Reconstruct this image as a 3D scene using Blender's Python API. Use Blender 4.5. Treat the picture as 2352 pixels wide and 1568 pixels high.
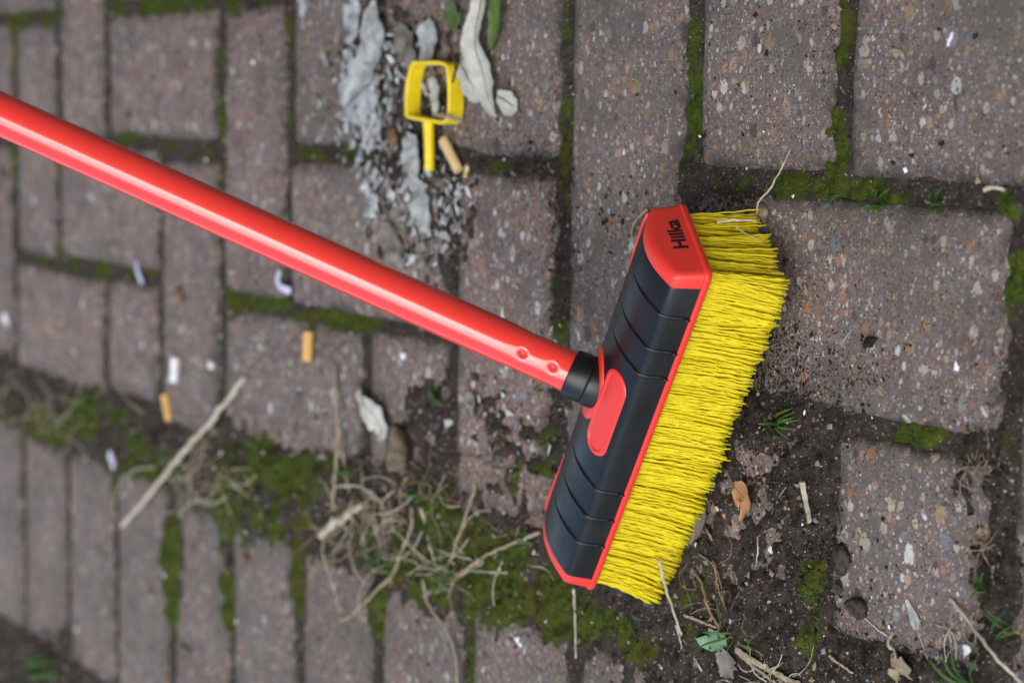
import bpy, bmesh, math, random
import numpy as np
from mathutils import Vector, Matrix

for o in list(bpy.data.objects):
    bpy.data.objects.remove(o)
SC = bpy.context.scene
COL = SC.collection
random.seed(7)
RNG = np.random.default_rng(11)

# ------------------------------------------------------------------ camera
# a hand-held camera turned on its side: the near ground is at the right of the picture
RB = Matrix(((0.557512100510364, -0.1083098688908293, 0.8230730405531292),
             (0.017142966049488534, 0.992743223460137, 0.1190252535767204),
             (-0.8299917930314418, -0.05224810594488451, 0.5553231121839107)))
CAM = Vector((1.61548703, -0.06706331, 0.57947338))
FPX = 7852.75 / 1.7415            # focal length in pixels of a 2352 px wide picture
cd = bpy.data.cameras.new('camera')
cam = bpy.data.objects.new('camera', cd)
COL.objects.link(cam)
M4 = RB.to_4x4()
M4.translation = CAM
cam.matrix_world = M4
cd.sensor_width = 36.0
cd.lens = 7852.75 / 4096 * 36
cd.clip_start = 0.01
cd.clip_end = 500
cd.dof.use_dof = True
cd.dof.focus_distance = 0.862
cd.dof.aperture_fstop = 7.8
SC.camera = cam

# ------------------------------------------------------------------ light
SUN_EL, SUN_AZ = 54.0, -10.0      # degrees; azimuth from +X towards +Y
w = bpy.data.worlds.new('World')
SC.world = w
w.use_nodes = True
nt = w.node_tree
sky = nt.nodes.new('ShaderNodeTexSky')
sky.sky_type = 'NISHITA'
sky.sun_disc = False
sky.sun_elevation = math.radians(SUN_EL)
sky.sun_rotation = math.radians(90 - SUN_AZ)
sky.air_density = 1.0
sky.dust_density = 2.0
sky.ozone_density = 1.0
bg = nt.nodes['Background']
nt.links.new(sky.outputs[0], bg.inputs[0])
bg.inputs[1].default_value = 0.11
sd = bpy.data.lights.new('sun', 'SUN')
sd.energy = 1.4
sd.angle = math.radians(64)
sd.color = (1.0, 0.98, 0.95)
sun = bpy.data.objects.new('sun', sd)
COL.objects.link(sun)
ce, se = math.cos(math.radians(SUN_EL)), math.sin(math.radians(SUN_EL))
sdir = Vector((ce * math.cos(math.radians(SUN_AZ)), ce * math.sin(math.radians(SUN_AZ)), se))
sun.rotation_euler = sdir.to_track_quat('Z', 'Y').to_euler()
sun.location = sdir * 5
SC.view_settings.view_transform = 'Standard'
SC.view_settings.look = 'None'
SC.view_settings.gamma = 1.0
SC.view_settings.use_curve_mapping = False
SC.view_settings.exposure = 1.28

# ------------------------------------------------------------------ helpers
RBn = np.array(RB)
CAMn = np.array(CAM)

def G(x, y, h=0.0):
    """pixel (2352 px wide picture) -> point on the horizontal plane z = h (metres)"""
    d = RBn @ np.array([(x - 1176) / FPX, -(y - 784) / FPX, -1.0])
    return CAMn + d * ((h - CAMn[2]) / d[2])

def to_px(P):
    q = (P - CAMn) @ RBn
    return 1176 + FPX * q[..., 0] / -q[..., 2], 784 - FPX * q[..., 1] / -q[..., 2]

def make(name, verts, faces, mat, parent=None, origin=None, smooth=True, flat_ang=None):
    me = bpy.data.meshes.new(name)
    V = np.asarray(verts, dtype=float)
    if origin is not None:
        V = V - np.asarray(origin)
    me.from_pydata(V.tolist(), [], [tuple(f) for f in faces] if not isinstance(faces, np.ndarray) else faces.tolist())
    me.update()
    if smooth:
        me.polygons.foreach_set('use_smooth', [True] * len(me.polygons))
        if flat_ang:
            me.set_sharp_from_angle(angle=math.radians(flat_ang))
    ob = bpy.data.objects.new(name, me)
    COL.objects.link(ob)
    if mat:
        me.materials.append(mat)
    if parent is not None:
        ob.parent = parent
    elif origin is not None:
        ob.location = Vector(origin)
    return ob

def big_mesh(name, V, F, mat, parent=None):
    """fast path for large triangle or quad arrays"""
    me = bpy.data.meshes.new(name)
    k = F.shape[1]
    me.vertices.add(len(V))
    me.vertices.foreach_set('co', np.ascontiguousarray(V, dtype=np.float32).ravel())
    me.loops.add(F.size)
    me.loops.foreach_set('vertex_index', np.ascontiguousarray(F, dtype=np.int32).ravel())
    me.polygons.add(len(F))
    me.polygons.foreach_set('loop_start', np.arange(0, F.size, k, dtype=np.int32))
    me.polygons.foreach_set('loop_total', np.full(len(F), k, dtype=np.int32))
    me.polygons.foreach_set('use_smooth', np.ones(len(F), dtype=bool))
    me.update(calc_edges=True)
    me.validate()
    ob = bpy.data.objects.new(name, me)
    COL.objects.link(ob)
    me.materials.append(mat)
    if parent is not None:
        ob.parent = parent
    return ob

def tag(o, label=None, cat=None, group=None, kind=None):
    if label: o['label'] = label
    if cat: o['category'] = cat
    if group: o['group'] = group
    if kind: o['kind'] = kind
    return o

def empty(name, loc):
    o = bpy.data.objects.new(name, None)
    o.empty_display_size = 0.02
    o.location = Vector(loc)
    COL.objects.link(o)
    return o

def spline(pts, n):
    """Catmull-Rom through rows of pts, n samples"""
    P = np.asarray(pts, dtype=float)
    if len(P) == 2:
        t = np.linspace(0, 1, n)[:, None]
        return P[0] * (1 - t) + P[1] * t
    Q = np.vstack([2 * P[0] - P[1], P, 2 * P[-1] - P[-2]])
    t = np.linspace(0, len(P) - 1 - 1e-9, n)
    i = t.astype(int)
    f = (t - i)[:, None]
    a, b, c, d = Q[i], Q[i + 1], Q[i + 2], Q[i + 3]
    return 0.5 * ((2 * b) + (-a + c) * f + (2 * a - 5 * b + 4 * c - d) * f ** 2 + (-a + 3 * b - 3 * c + d) * f ** 3)

def tube_arrays(C, R, k=6, squash=1.0):
    """tube round the polyline C with radii R; returns verts, quad faces and caps"""
    C = np.asarray(C); n = len(C)
    R = np.broadcast_to(np.asarray(R, dtype=float), (n,))
    T = np.gradient(C, axis=0)
    T /= np.linalg.norm(T, axis=1)[:, None] + 1e-12
    up = np.array([0, 0, 1.0]) if abs(T[:, 2].mean()) < 0.9 else np.array([1.0, 0, 0])
    A = np.cross(T, up); A /= np.linalg.norm(A, axis=1)[:, None] + 1e-12
    B = np.cross(A, T)
    th = np.arange(k) / k * 2 * math.pi
    V = C[:, None, :] + R[:, None, None] * (np.cos(th)[None, :, None] * A[:, None, :] + squash * np.sin(th)[None, :, None] * B[:, None, :])
    V = V.reshape(-1, 3)
    F = []
    for i in range(n - 1):
        for j in range(k):
            F.append((i * k + j, i * k + (j + 1) % k, (i + 1) * k + (j + 1) % k, (i + 1) * k + j))
    F.append(tuple(range(k))[::-1])
    F.append(tuple((n - 1) * k + j for j in range(k)))
    return V, F

def vnoise(X, Y, scale, seed, octaves=1, gain=0.5):
    """smooth value noise, -1..1, feature size = scale (metres)"""
    out = np.zeros_like(X); amp = 1.0; tot = 0
    for o in range(octaves):
        r = np.random.default_rng(seed + o * 31)
        g = r.uniform(-1, 1, (257, 257))
        x = X / scale; y = Y / scale
        xi = np.floor(x).astype(int); yi = np.floor(y).astype(int)
        fx = x - xi; fy = y - yi
        fx = fx * fx * (3 - 2 * fx); fy = fy * fy * (3 - 2 * fy)
        a = g[xi % 256, yi % 256]; b = g[(xi + 1) % 256, yi % 256]
        c = g[xi % 256, (yi + 1) % 256]; d = g[(xi + 1) % 256, (yi + 1) % 256]
        out += amp * ((a * (1 - fx) + b * fx) * (1 - fy) + (c * (1 - fx) + d * fx) * fy)
        tot += amp; amp *= gain; scale *= 0.5
    return out / tot

# ------------------------------------------------------------------ materials
def new_mat(name):
    m = bpy.data.materials.new(name)
    m.use_nodes = True
    return m, m.node_tree, m.node_tree.nodes['Principled BSDF']

def N(t, typ, **kw):
    n = t.nodes.new(typ)
    for k, v in kw.items():
        setattr(n, k, v)
    return n

def ramp(t, stops, fac=None, interp='LINEAR'):
    n = t.nodes.new('ShaderNodeValToRGB')
    n.color_ramp.interpolation = interp
    e = n.color_ramp.elements
    while len(e) < len(stops):
        e.new(0.5)
    for i, (p, c) in enumerate(stops):
        e[i].position = p
        e[i].color = (c, c, c, 1) if isinstance(c, (int, float)) else (*c, 1)
    if fac is not None:
        t.links.new(fac, n.inputs[0])
    return n.outputs[0]

def mix(t, fac, a, b, mode='MIX'):
    n = t.nodes.new('ShaderNodeMix')
    n.data_type = 'RGBA'
    n.blend_type = mode
    for s, v in ((0, fac), (6, a), (7, b)):
        if isinstance(v, (int, float)):
            n.inputs[s].default_value = v if s == 0 else (v, v, v, 1)
        elif isinstance(v, tuple):
            n.inputs[s].default_value = (*v, 1)
        else:
            t.links.new(v, n.inputs[s])
    return n.outputs[2]

def math_n(t, op, a, b=0.0, clamp=False):
    n = t.nodes.new('ShaderNodeMath')
    n.operation = op
    n.use_clamp = clamp
    for i, v in enumerate((a, b)):
        if isinstance(v, (int, float)):
            n.inputs[i].default_value = v
        else:
            t.links.new(v, n.inputs[i])
    return n.outputs[0]

def noise(t, vec, scale, detail=3, rough=0.55, dist=0.0):
    n = t.nodes.new('ShaderNodeTexNoise')
    n.inputs['Scale'].default_value = scale
    n.inputs['Detail'].default_value = detail
    n.inputs['Roughness'].default_value = rough
    n.inputs['Distortion'].default_value = dist
    t.links.new(vec, n.inputs['Vector'])
    return n

def bump(t, h, strength, dist, normal=None):
    n = t.nodes.new('ShaderNodeBump')
    n.inputs['Strength'].default_value = strength
    n.inputs['Distance'].default_value = dist
    t.links.new(h, n.inputs['Height'])
    if normal is not None:
        t.links.new(normal, n.inputs['Normal'])
    return n.outputs[0]

def stone_layer(t, vec, scale, lo, hi, seed, squeeze=(1, 1, 1)):
    """scattered angular chips: returns (mask, colour, random)"""
    mp = N(t, 'ShaderNodeMapping')
    mp.inputs['Location'].default_value = (seed * 3.17, seed * 1.91, seed * 0.7)
    mp.inputs['Scale'].default_value = squeeze
    t.links.new(vec, mp.inputs['Vector'])
    nz = noise(t, mp.outputs[0], scale * 1.7, 2, 0.6)
    add = N(t, 'ShaderNodeMix', data_type='VECTOR')
    add.inputs[0].default_value = 0.45 / scale
    sc = N(t, 'ShaderNodeVectorMath', operation='MULTIPLY_ADD')
    t.links.new(nz.outputs['Color'], sc.inputs[0])
    sc.inputs[1].default_value = (0.55 / scale,) * 3
    t.links.new(mp.outputs[0], sc.inputs[2])
    v = N(t, 'ShaderNodeTexVoronoi')
    v.inputs['Scale'].default_value = scale
    v.inputs['Randomness'].default_value = 1.0
    t.links.new(sc.outputs[0], v.inputs['Vector'])
    sp = N(t, 'ShaderNodeSeparateColor')
    t.links.new(v.outputs['Color'], sp.inputs[0])
    # stone radius varies with the cell's random value
    rad = N(t, 'ShaderNodeMapRange')
    rad.inputs[1].default_value = 0.35
    rad.inputs[2].default_value = 1.0
    rad.inputs[3].default_value = lo
    rad.inputs[4].default_value = hi
    t.links.new(sp.outputs[1], rad.inputs[0])
    diff = math_n(t, 'SUBTRACT', rad.outputs[0], v.outputs['Distance'])
    mask = math_n(t, 'MULTIPLY', diff, 18.0, True)
    col = ramp(t, [(0.0, (0.40, 0.27, 0.14)), (0.12, (0.52, 0.43, 0.32)), (0.25, (0.30, 0.29, 0.28)),
                   (0.38, (0.42, 0.20, 0.09)), (0.48, (0.55, 0.50, 0.43)), (0.60, (0.20, 0.23, 0.27)),
                   (0.69, (0.44, 0.29, 0.20)), (0.81, (0.64, 0.63, 0.60)), (0.92, (0.08, 0.06, 0.05))], sp.outputs[0], 'CONSTANT')
    return mask, col, sp.outputs[2]

def brick_material(name='brick_concrete', algae=0.0, tone=0.0):
    m, t, b = new_mat(name)
    geo = N(t, 'ShaderNodeNewGeometry')
    info = N(t, 'ShaderNodeObjectInfo')
    pos = geo.outputs['Position']
    fine = noise(t, pos, 1300, 2, 0.7)
    med = noise(t, pos, 420, 3, 0.7)
    big = noise(t, pos, 14, 4, 0.6)
    base = mix(t, ramp(t, [(0.44, 0), (0.56, 1)], med.outputs[0]), (0.092, 0.074, 0.064), (0.34, 0.185, 0.165))
    base = mix(t, ramp(t, [(0.35, 0), (0.68, 1)], fine.outputs[0]), base, (0.17, 0.128, 0.115))
    # greyer, dustier areas
    base = mix(t, ramp(t, [(0.45, 0), (0.68, 0.6)], big.outputs[0]), base, (0.155, 0.14, 0.127))
    base = mix(t, ramp(t, [(0.0, 0.0), (1.0, 0.5)], info.outputs['Random']), base, (0.125, 0.117, 0.107))
    hgt = fine.outputs[0]
    for scale, lo, hi, sd_ in ((850, 0.12, 0.55, 1), (430, 0.06, 0.52, 2), (230, 0.02, 0.50, 3), (140, -0.10, 0.46, 4)):
        mk, colr, rnd = stone_layer(t, pos, scale, lo, hi, sd_, (1, 0.75, 1))
        shade = mix(t, 0.35, colr, ramp(t, [(0.3, 0.25), (0.7, 1.0)], noise(t, pos, scale * 2.2, 2).outputs[0]), 'MULTIPLY')
        base = mix(t, math_n(t, 'MULTIPLY', mk, 0.9), base, shade)
        hgt = math_n(t, 'ADD', math_n(t, 'MULTIPLY', hgt, 1.0), math_n(t, 'MULTIPLY', mk, 0.35))
    # dark pits
    v = N(t, 'ShaderNodeTexVoronoi')
    v.inputs['Scale'].default_value = 420
    t.links.new(pos, v.inputs['Vector'])
    pit = ramp(t, [(0.14, 1), (0.26, 0)], v.outputs['Distance'])
    pitm = math_n(t, 'MULTIPLY', pit, ramp(t, [(0.47, 0), (0.56, 1)], noise(t, pos, 90, 3).outputs[0]))
    base = mix(t, pitm, base, (0.025, 0.02, 0.016))
    # soil film worked into the surface, blotchy
    film = ramp(t, [(0.50, 0), (0.68, 0.75)], noise(t, pos, 26, 6, 0.72, 0.6).outputs[0])
    filmf = math_n(t, 'MULTIPLY', film, ramp(t, [(0.35, 0.25), (0.65, 1)], med.outputs[0]))
    base = mix(t, filmf, base, (0.048, 0.039, 0.031))
    # clinging dirt towards the worn edges (attribute painted on the mesh: 1 on the chamfer)
    at = N(t, 'ShaderNodeAttribute', attribute_name='edge')
    ed = math_n(t, 'MULTIPLY', at.outputs['Fac'], ramp(t, [(0.38, 0.0), (0.58, 1.0)], noise(t, pos, 75, 5, 0.75).outputs[0]), True)
    base = mix(t, ed, base, (0.03, 0.027, 0.021))
    # green-grey algae
    alg = ramp(t, [(0.52 - algae * 0.2, 0), (0.72 - algae * 0.15, 0.55 + algae * 0.25)], noise(t, pos, 19, 5, 0.65).outputs[0])
    base = mix(t, alg, base, (0.085, 0.088, 0.066))
    if tone:
        base = mix(t, tone, base, (0.10, 0.09, 0.08))
    t.links.new(base, b.inputs['Base Color'])
    b.inputs['Roughness'].default_value = 0.78
    b.inputs['Specular IOR Level'].default_value = 0.35
    h2 = math_n(t, 'SUBTRACT', hgt, math_n(t, 'MULTIPLY', pitm, 0.8))
    nb = bump(t, h2, 0.8, 0.0009)
    nb = bump(t, med.outputs[0], 0.5, 0.0012, nb)
    t.links.new(nb, b.inputs['Normal'])
    return m

def soil_material():
    m, t, b = new_mat('soil_and_moss')
    geo = N(t, 'ShaderNodeNewGeometry')
    pos = geo.outputs['Position']
    n1 = noise(t, pos, 420, 4, 0.7)
    n2 = noise(t, pos, 60, 4, 0.6)
    base = mix(t, ramp(t, [(0.35, 0), (0.7, 1)], n1.outputs[0]), (0.012, 0.0095, 0.0078), (0.060, 0.048, 0.038))
    base = mix(t, ramp(t, [(0.4, 0), (0.7, 0.7)], n2.outputs[0]), base, (0.043, 0.036, 0.03))
    for scale, lo, hi, sd_ in ((1000, -0.1, 0.36, 5), (430, -0.25, 0.36, 6)):
        mk, colr, rnd = stone_layer(t, pos, scale, lo, hi, sd_)
        base = mix(t, math_n(t, 'MULTIPLY', mk, 0.75), base, mix(t, 1.0, colr, (0.7, 0.7, 0.7), 'MULTIPLY'))
    at = N(t, 'ShaderNodeAttribute', attribute_name='moss')
    mc = mix(t, ramp(t, [(0.3, 0), (0.7, 1)], noise(t, pos, 300, 3, 0.7).outputs[0]), (0.014, 0.024, 0.004), (0.062, 0.088, 0.008))
    mc = mix(t, ramp(t, [(0.45, 0), (0.65, 0.6)], noise(t, pos, 22, 3).outputs[0]), mc, (0.05, 0.042, 0.008))
    base = mix(t, ramp(t, [(0.35, 0), (0.6, 1)], at.outputs['Fac']), base, mc)
    t.links.new(base, b.inputs['Base Color'])
    b.inputs['Roughness'].default_value = 0.95
    b.inputs['Specular IOR Level'].default_value = 0.15
    t.links.new(bump(t, n1.outputs[0], 0.8, 0.0015), b.inputs['Normal'])
    return m

def plain(name, col, rough=0.5, spec=0.5, var=0.25, scale=150, col2=None, bmp=0.0, coat=0.0, translucent=0.0):
    m, t, b = new_mat(name)
    tc = N(t, 'ShaderNodeNewGeometry')
    nz = noise(t, tc.outputs['Position'], scale, 4, 0.6)
    c2 = col2 if col2 else tuple(max(0, c * (1 - var)) for c in col)
    base = mix(t, ramp(t, [(0.38, 0), (0.64, 1)], nz.outputs[0]), col, c2)
    t.links.new(base, b.inputs['Base Color'])
    b.inputs['Roughness'].default_value = rough
    b.inputs['Specular IOR Level'].default_value = spec
    if coat:
        b.inputs['Coat Weight'].default_value = coat
        b.inputs['Coat Roughness'].default_value = 0.12
    if bmp:
        t.links.new(bump(t, nz.outputs[0], 0.6, bmp), b.inputs['Normal'])
    if translucent:
        tr = N(t, 'ShaderNodeBsdfTranslucent')
        t.links.new(base, tr.inputs['Color'])
        ms = N(t, 'ShaderNodeMixShader')
        ms.inputs[0].default_value = translucent
        t.links.new(b.outputs[0], ms.inputs[1])
        t.links.new(tr.outputs[0], ms.inputs[2])
        t.links.new(ms.outputs[0], t.nodes['Material Output'].inputs['Surface'])
    return m

def rubber_material():
    m, t, b = new_mat('black_rubber')
    g = N(t, 'ShaderNodeNewGeometry')
    pos = g.outputs['Position']
    dust = ramp(t, [(0.52, 0), (0.75, 0.55)], noise(t, pos, 45, 5, 0.65).outputs[0])
    v = N(t, 'ShaderNodeTexVoronoi')
    v.inputs['Scale'].default_value = 420
    t.links.new(pos, v.inputs['Vector'])
    speck = math_n(t, 'MULTIPLY', ramp(t, [(0.05, 1), (0.1, 0)], v.outputs['Distance']), ramp(t, [(0.6, 0), (0.65, 0.6)], noise(t, pos, 200, 1).outputs[0]))
    base = mix(t, dust, (0.0036, 0.0038, 0.0042), (0.014, 0.0145, 0.015))
    base = mix(t, speck, base, (0.16, 0.15, 0.13))
    t.links.new(base, b.inputs['Base Color'])
    rg = ramp(t, [(0.3, 0.34), (0.7, 0.48)], noise(t, pos, 60, 4, 0.6).outputs[0])
    t.links.new(rg, b.inputs['Roughness'])
    b.inputs['Specular IOR Level'].default_value = 0.5
    t.links.new(bump(t, noise(t, pos, 700, 2).outputs[0], 0.08, 0.0005), b.inputs['Normal'])
    return m

def red_plastic(name, rough, coat):
    m, t, b = new_mat(name)
    g = N(t, 'ShaderNodeNewGeometry')
    pos = g.outputs['Position']
    v = N(t, 'ShaderNodeTexVoronoi')
    v.inputs['Scale'].default_value = 330
    t.links.new(pos, v.inputs['Vector'])
    speck = math_n(t, 'MULTIPLY', ramp(t, [(0.04, 1), (0.09, 0)], v.outputs['Distance']), ramp(t, [(0.62, 0), (0.68, 0.5)], noise(t, pos, 90, 2).outputs[0]))
    base = mix(t, ramp(t, [(0.4, 0), (0.7, 0.35)], noise(t, pos, 35, 4).outputs[0]), (0.74, 0.040, 0.028), (0.69, 0.038, 0.028))
    base = mix(t, speck, base, (0.72, 0.5, 0.45))
    t.links.new(base, b.inputs['Base Color'])
    b.inputs['Roughness'].default_value = rough
    b.inputs['Specular IOR Level'].default_value = 0.5
    b.inputs['Coat Weight'].default_value = coat
    b.inputs['Coat Roughness'].default_value = 0.045
    b.inputs['Coat IOR'].default_value = 1.6
    return m

M = dict(
    brick=brick_material(), border_brick=brick_material('border_brick_concrete', 0.55, 0.10), worn_brick=brick_material('worn_brick_concrete', 0.3, 0.12), soil=soil_material(), rubber=rubber_material(),
    red=red_plastic('red_enamel', 0.24, 0.62), red_soft=red_plastic('red_plastic', 0.42, 0.0),
    bristle=plain('yellow_bristle', (1.0, 0.90, 0.04), 0.4, 0.35, 0.05, 400, translucent=0.55),
    yellow=plain('yellow_toy_plastic', (0.90, 0.68, 0.015), 0.4, 0.45, 0.1, 120, (0.76, 0.55, 0.014)),
    ink=plain('black_ink', (0.02, 0.012, 0.012), 0.55, 0.3, 0.2),
    grey_leaf=plain('grey_dead_leaf', (0.40, 0.42, 0.40), 0.8, 0.2, 0.4, 130, (0.24, 0.25, 0.235), 0.0008),
    pale_leaf=plain('pale_dead_leaf', (0.50, 0.51, 0.45), 0.7, 0.25, 0.4, 110, (0.36, 0.36, 0.30), 0.0006),
    crust=plain('rotted_leaf', (0.46, 0.48, 0.475), 0.85, 0.2, 0.4, 170, (0.21, 0.215, 0.205), 0.0012),
    dark_leaf=plain('brown_grey_leaf', (0.20, 0.185, 0.16), 0.85, 0.2, 0.4, 120, (0.12, 0.105, 0.09), 0.0008),
    green_leaf=plain('fresh_leaf', (0.12, 0.20, 0.04), 0.5, 0.35, 0.3, 160, (0.07, 0.12, 0.03), translucent=0.2),
    sage_leaf=plain('sage_leaf', (0.19, 0.30, 0.17), 0.7, 0.3, 0.3, 150, (0.12, 0.22, 0.12)),
    brown=plain('brown_bark', (0.24, 0.13, 0.075), 0.8, 0.2, 0.5, 220, (0.10, 0.06, 0.04), 0.001),
    rust_leaf=plain('rust_leaf', (0.40, 0.21, 0.10), 0.75, 0.2, 0.3, 160, (0.30, 0.15, 0.075), 0.0005),
    straw=plain('dry_straw', (0.33, 0.27, 0.18), 0.75, 0.25, 0.35, 260, (0.20, 0.155, 0.10)),
    pale_straw=plain('pale_straw', (0.45, 0.41, 0.32), 0.7, 0.25, 0.3, 240, (0.31, 0.27, 0.19)),
    root=plain('dry_root', (0.24, 0.155, 0.09), 0.8, 0.2, 0.4, 240, (0.15, 0.095, 0.055)),
    twig=plain('dark_twig', (0.085, 0.06, 0.045), 0.85, 0.2, 0.4, 200, (0.04, 0.03, 0.024)),
    grass=plain('grass_blade', (0.075, 0.17, 0.022), 0.5, 0.35, 0.3, 160, (0.05, 0.12, 0.02), translucent=0.25),
    moss=plain('moss_shoot', (0.046, 0.092, 0.007), 0.8, 0.2, 0.4, 45, (0.082, 0.080, 0.010), translucent=0.2),
    tan=plain('tan_card', (0.58, 0.37, 0.13), 0.75, 0.2, 0.15, 90, (0.52, 0.31, 0.10)),
    cream=plain('cream_card', (0.68, 0.50, 0.25), 0.75, 0.2, 0.15, 90, (0.60, 0.43, 0.21)),
    white=plain('white_chip', (0.70, 0.71, 0.72), 0.6, 0.3, 0.25, 200, (0.55, 0.56, 0.58)),
    lilac=plain('lilac_petal', (0.55, 0.55, 0.72), 0.6, 0.3, 0.15, 200),
    stone=plain('brown_pebble', (0.17, 0.13, 0.085), 0.85, 0.2, 0.45, 160, (0.065, 0.055, 0.042), 0.0022),
    lump=plain('soil_lump', (0.075, 0.058, 0.045), 0.95, 0.1, 0.5, 260, (0.03, 0.024, 0.019), 0.0015),
    clod=plain('dark_clod', (0.03, 0.024, 0.019), 0.95, 0.1, 0.4, 300, (0.015, 0.012, 0.01), 0.0015),
)

# ------------------------------------------------------------------ paving
PATH = empty('path', (0, 0, 0))
tag(PATH, kind='structure')

def brick_mesh(name, lx, ly, seed, mat='brick'):
    """a concrete block paver, worn round the edges; origin at the centre of its top face"""
    r = np.random.default_rng(seed)
    hx, hy = lx / 2, ly / 2
    nx, ny = int(round(lx / 0.0125)), int(round(ly / 0.0125))
    def ring(inset, z, jit):
        P = []
        x0, y0 = hx - inset, hy - inset
        cr = 0.004
        def edge(ax, ay, bx, by, n):
            for i in range(n):
                f = i / n
                P.append((ax + (bx - ax) * f, ay + (by - ay) * f))
        edge(-x0 + cr, -y0, x0 - cr, -y0, nx)
        edge(x0 - cr * .3, -y0 + cr * .3, x0 - cr * .3 + 1e-5, -y0 + cr * .3, 1)
        edge(x0, -y0 + cr, x0, y0 - cr, ny)
        edge(x0 - cr * .3, y0 - cr * .3, x0 - cr * .3, y0 - cr * .3 + 1e-5, 1)
        edge(x0 - cr, y0, -x0 + cr, y0, nx)
        edge(-x0 + cr * .3, y0 - cr * .3, -x0 + cr * .3 + 1e-5, y0 - cr * .3, 1)
        edge(-x0, y0 - cr, -x0, -y0 + cr, ny)
        edge(-x0 + cr * .3, -y0 + cr * .3, -x0 + cr * .3, -y0 + cr * .3 + 1e-5, 1)
        P = np.array(P)
        j = r.normal(0, 1, len(P))
        j = (j + np.roll(j, 1) + np.roll(j, -1)) / 2
        d = P / (np.linalg.norm(P, axis=1)[:, None] + 1e-9)
        P = P - d * (j * jit)[:, None]
        return np.column_stack([P, np.full(len(P), z)])
    chip = [(0.0, -0.045, 0.0002), (0.0, -0.0055, 0.0002), (0.0010, -0.0026, 0.0003), (0.0026, -0.0009, 0.0005), (0.0050, -0.0001, 0.0006), (0.010, 0.0002, 0.0004)]
    rings = [ring(*c) for c in chip]
    n = len(rings[0])
    V = np.vstack(rings)
    V[2 * n:5 * n, 2] += r.normal(0, 0.00035, 3 * n)
    F = []
    for k in range(len(rings) - 1):
        for j in range(n):
            F.append((k * n + j, k * n + (j + 1) % n, (k + 1) * n + (j + 1) % n, (k + 1) * n + j))
    c = len(V)
    V = np.vstack([V, [[0, 0, 0.0003]]])
    k = len(rings) - 1
    for j in range(n):
        F.append((k * n + j, k * n + (j + 1) % n, c))
    me = bpy.data.meshes.new(name)
    me.from_pydata(V.tolist(), [], F)
    me.polygons.foreach_set('use_smooth', [True] * len(me.polygons))
    a = me.attributes.new('edge', 'FLOAT', 'POINT')
    vals = np.zeros(len(V))
    for k, e in enumerate((1, 1, 1.0, 0.9, 0.6, 0.25)):
        vals[k * n:(k + 1) * n] = e
    a.data.foreach_set('value', vals.astype(np.float32))
    me.materials.append(M[mat])
    me.update()
    return me

BR_FULL = [brick_mesh('brick', 0.1915, 0.0915, 100 + i, 'brick' if i < 5 else 'worn_brick') for i in range(8)]
BR_HALF = [brick_mesh('brick', 0.0895, 0.0905, 200 + i) for i in range(4)]
BR_EDGE = [brick_mesh('brick', 0.178, 0.0925, 300 + i, 'border_brick') for i in range(6)]
n_bricks = 0

def lay(me, u, v, rot):
    """centre at grid (u, v) in 0.1 m pitches; v runs away from +Y"""
    global n_bricks
    o = bpy.data.objects.new('brick', me)
    COL.objects.link(o)
    o.parent = PATH
    j = 0.0011
    o.location = (u * 0.1 + random.gauss(0, j), -v * 0.1 + random.gauss(0, j), random.gauss(0, 0.0007))
    o.rotation_euler = (random.gauss(0, 0.005), random.gauss(0, 0.004), rot + random.gauss(0, 0.006) + (math.pi if random.random() < .5 else 0))
    n_bricks += 1

for r in range(-6, 3):                      # 90 degree herringbone, rows along the picture's x
    for n in range(-7, 18):
        if (n + r - 2) % 4 == 0:
            lay(random.choice(BR_FULL), n + 1, r + 0.5, 0)
        if (n + r) % 4 == 0:
            if r == 2:
                lay(random.choice(BR_HALF), n + 0.5, r + 0.46, math.pi / 2)
            else:
                lay(random.choice(BR_FULL), n + 0.5, r + 1.0, math.pi / 2)
for n in range(-7, 18):                     # header course along the edge of the path
    lay(random.choice(BR_EDGE), n + 0.62 + 0.008 * n, 4.36 - 0.012 * n, math.pi / 2)

# house wall beside the path, out of the picture, on which the broom handle leans
def house_wall():
    y0 = 0.297
    V_, F_ = [], []
    def box(x0, x1, y0_, y1_, z0, z1):
        b = len(V_)
        V_.extend([(x, y, z) for z in (z0, z1) for x, y in ((x0, y0_), (x1, y0_), (x1, y1_), (x0, y1_))])
        F_.extend([tuple(b + i for i in f) for f in ((3, 2, 1, 0), (4, 5, 6, 7), (0, 1, 5, 4), (1, 2, 6, 5), (2, 3, 7, 6), (3, 0, 4, 7))])
    box(-5, 5, y0, y0 + 0.25, 0.152, 3.0)
    box(-5, 5, y0 - 0.025, y0 + 0.25, -0.05, 0.15)
    box(-5.05, 5.05, y0 - 0.2, y0 + 0.3, 3.002, 3.08)
    o = make('wall', V_, F_, plain('wall_render', (0.20, 0.17, 0.14), 0.9, 0.2, 0.3, 12), smooth=False)
    tag(o, kind='structure')
house_wall()

# ------------------------------------------------------------------ soil, moss and the wide ground
STEP = 0.0019
gx = np.arange(-0.16, 1.32, STEP)
gy = np.arange(-0.74, 0.13, STEP)
X, Y = np.meshgrid(gx, gy, indexing='ij')
PXX, PYY = to_px(np.stack([X, Y, np.zeros_like(X)], -1))

def blobs(lst):
    out = np.zeros_like(X)
    for (x, y, rx, ry, a) in lst:
        d = ((PXX - x) / rx) ** 2 + ((PYY - y) / ry) ** 2
        out = np.maximum(out, a * np.clip(1.35 - d * 0.75, 0, 1))
    return out

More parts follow.
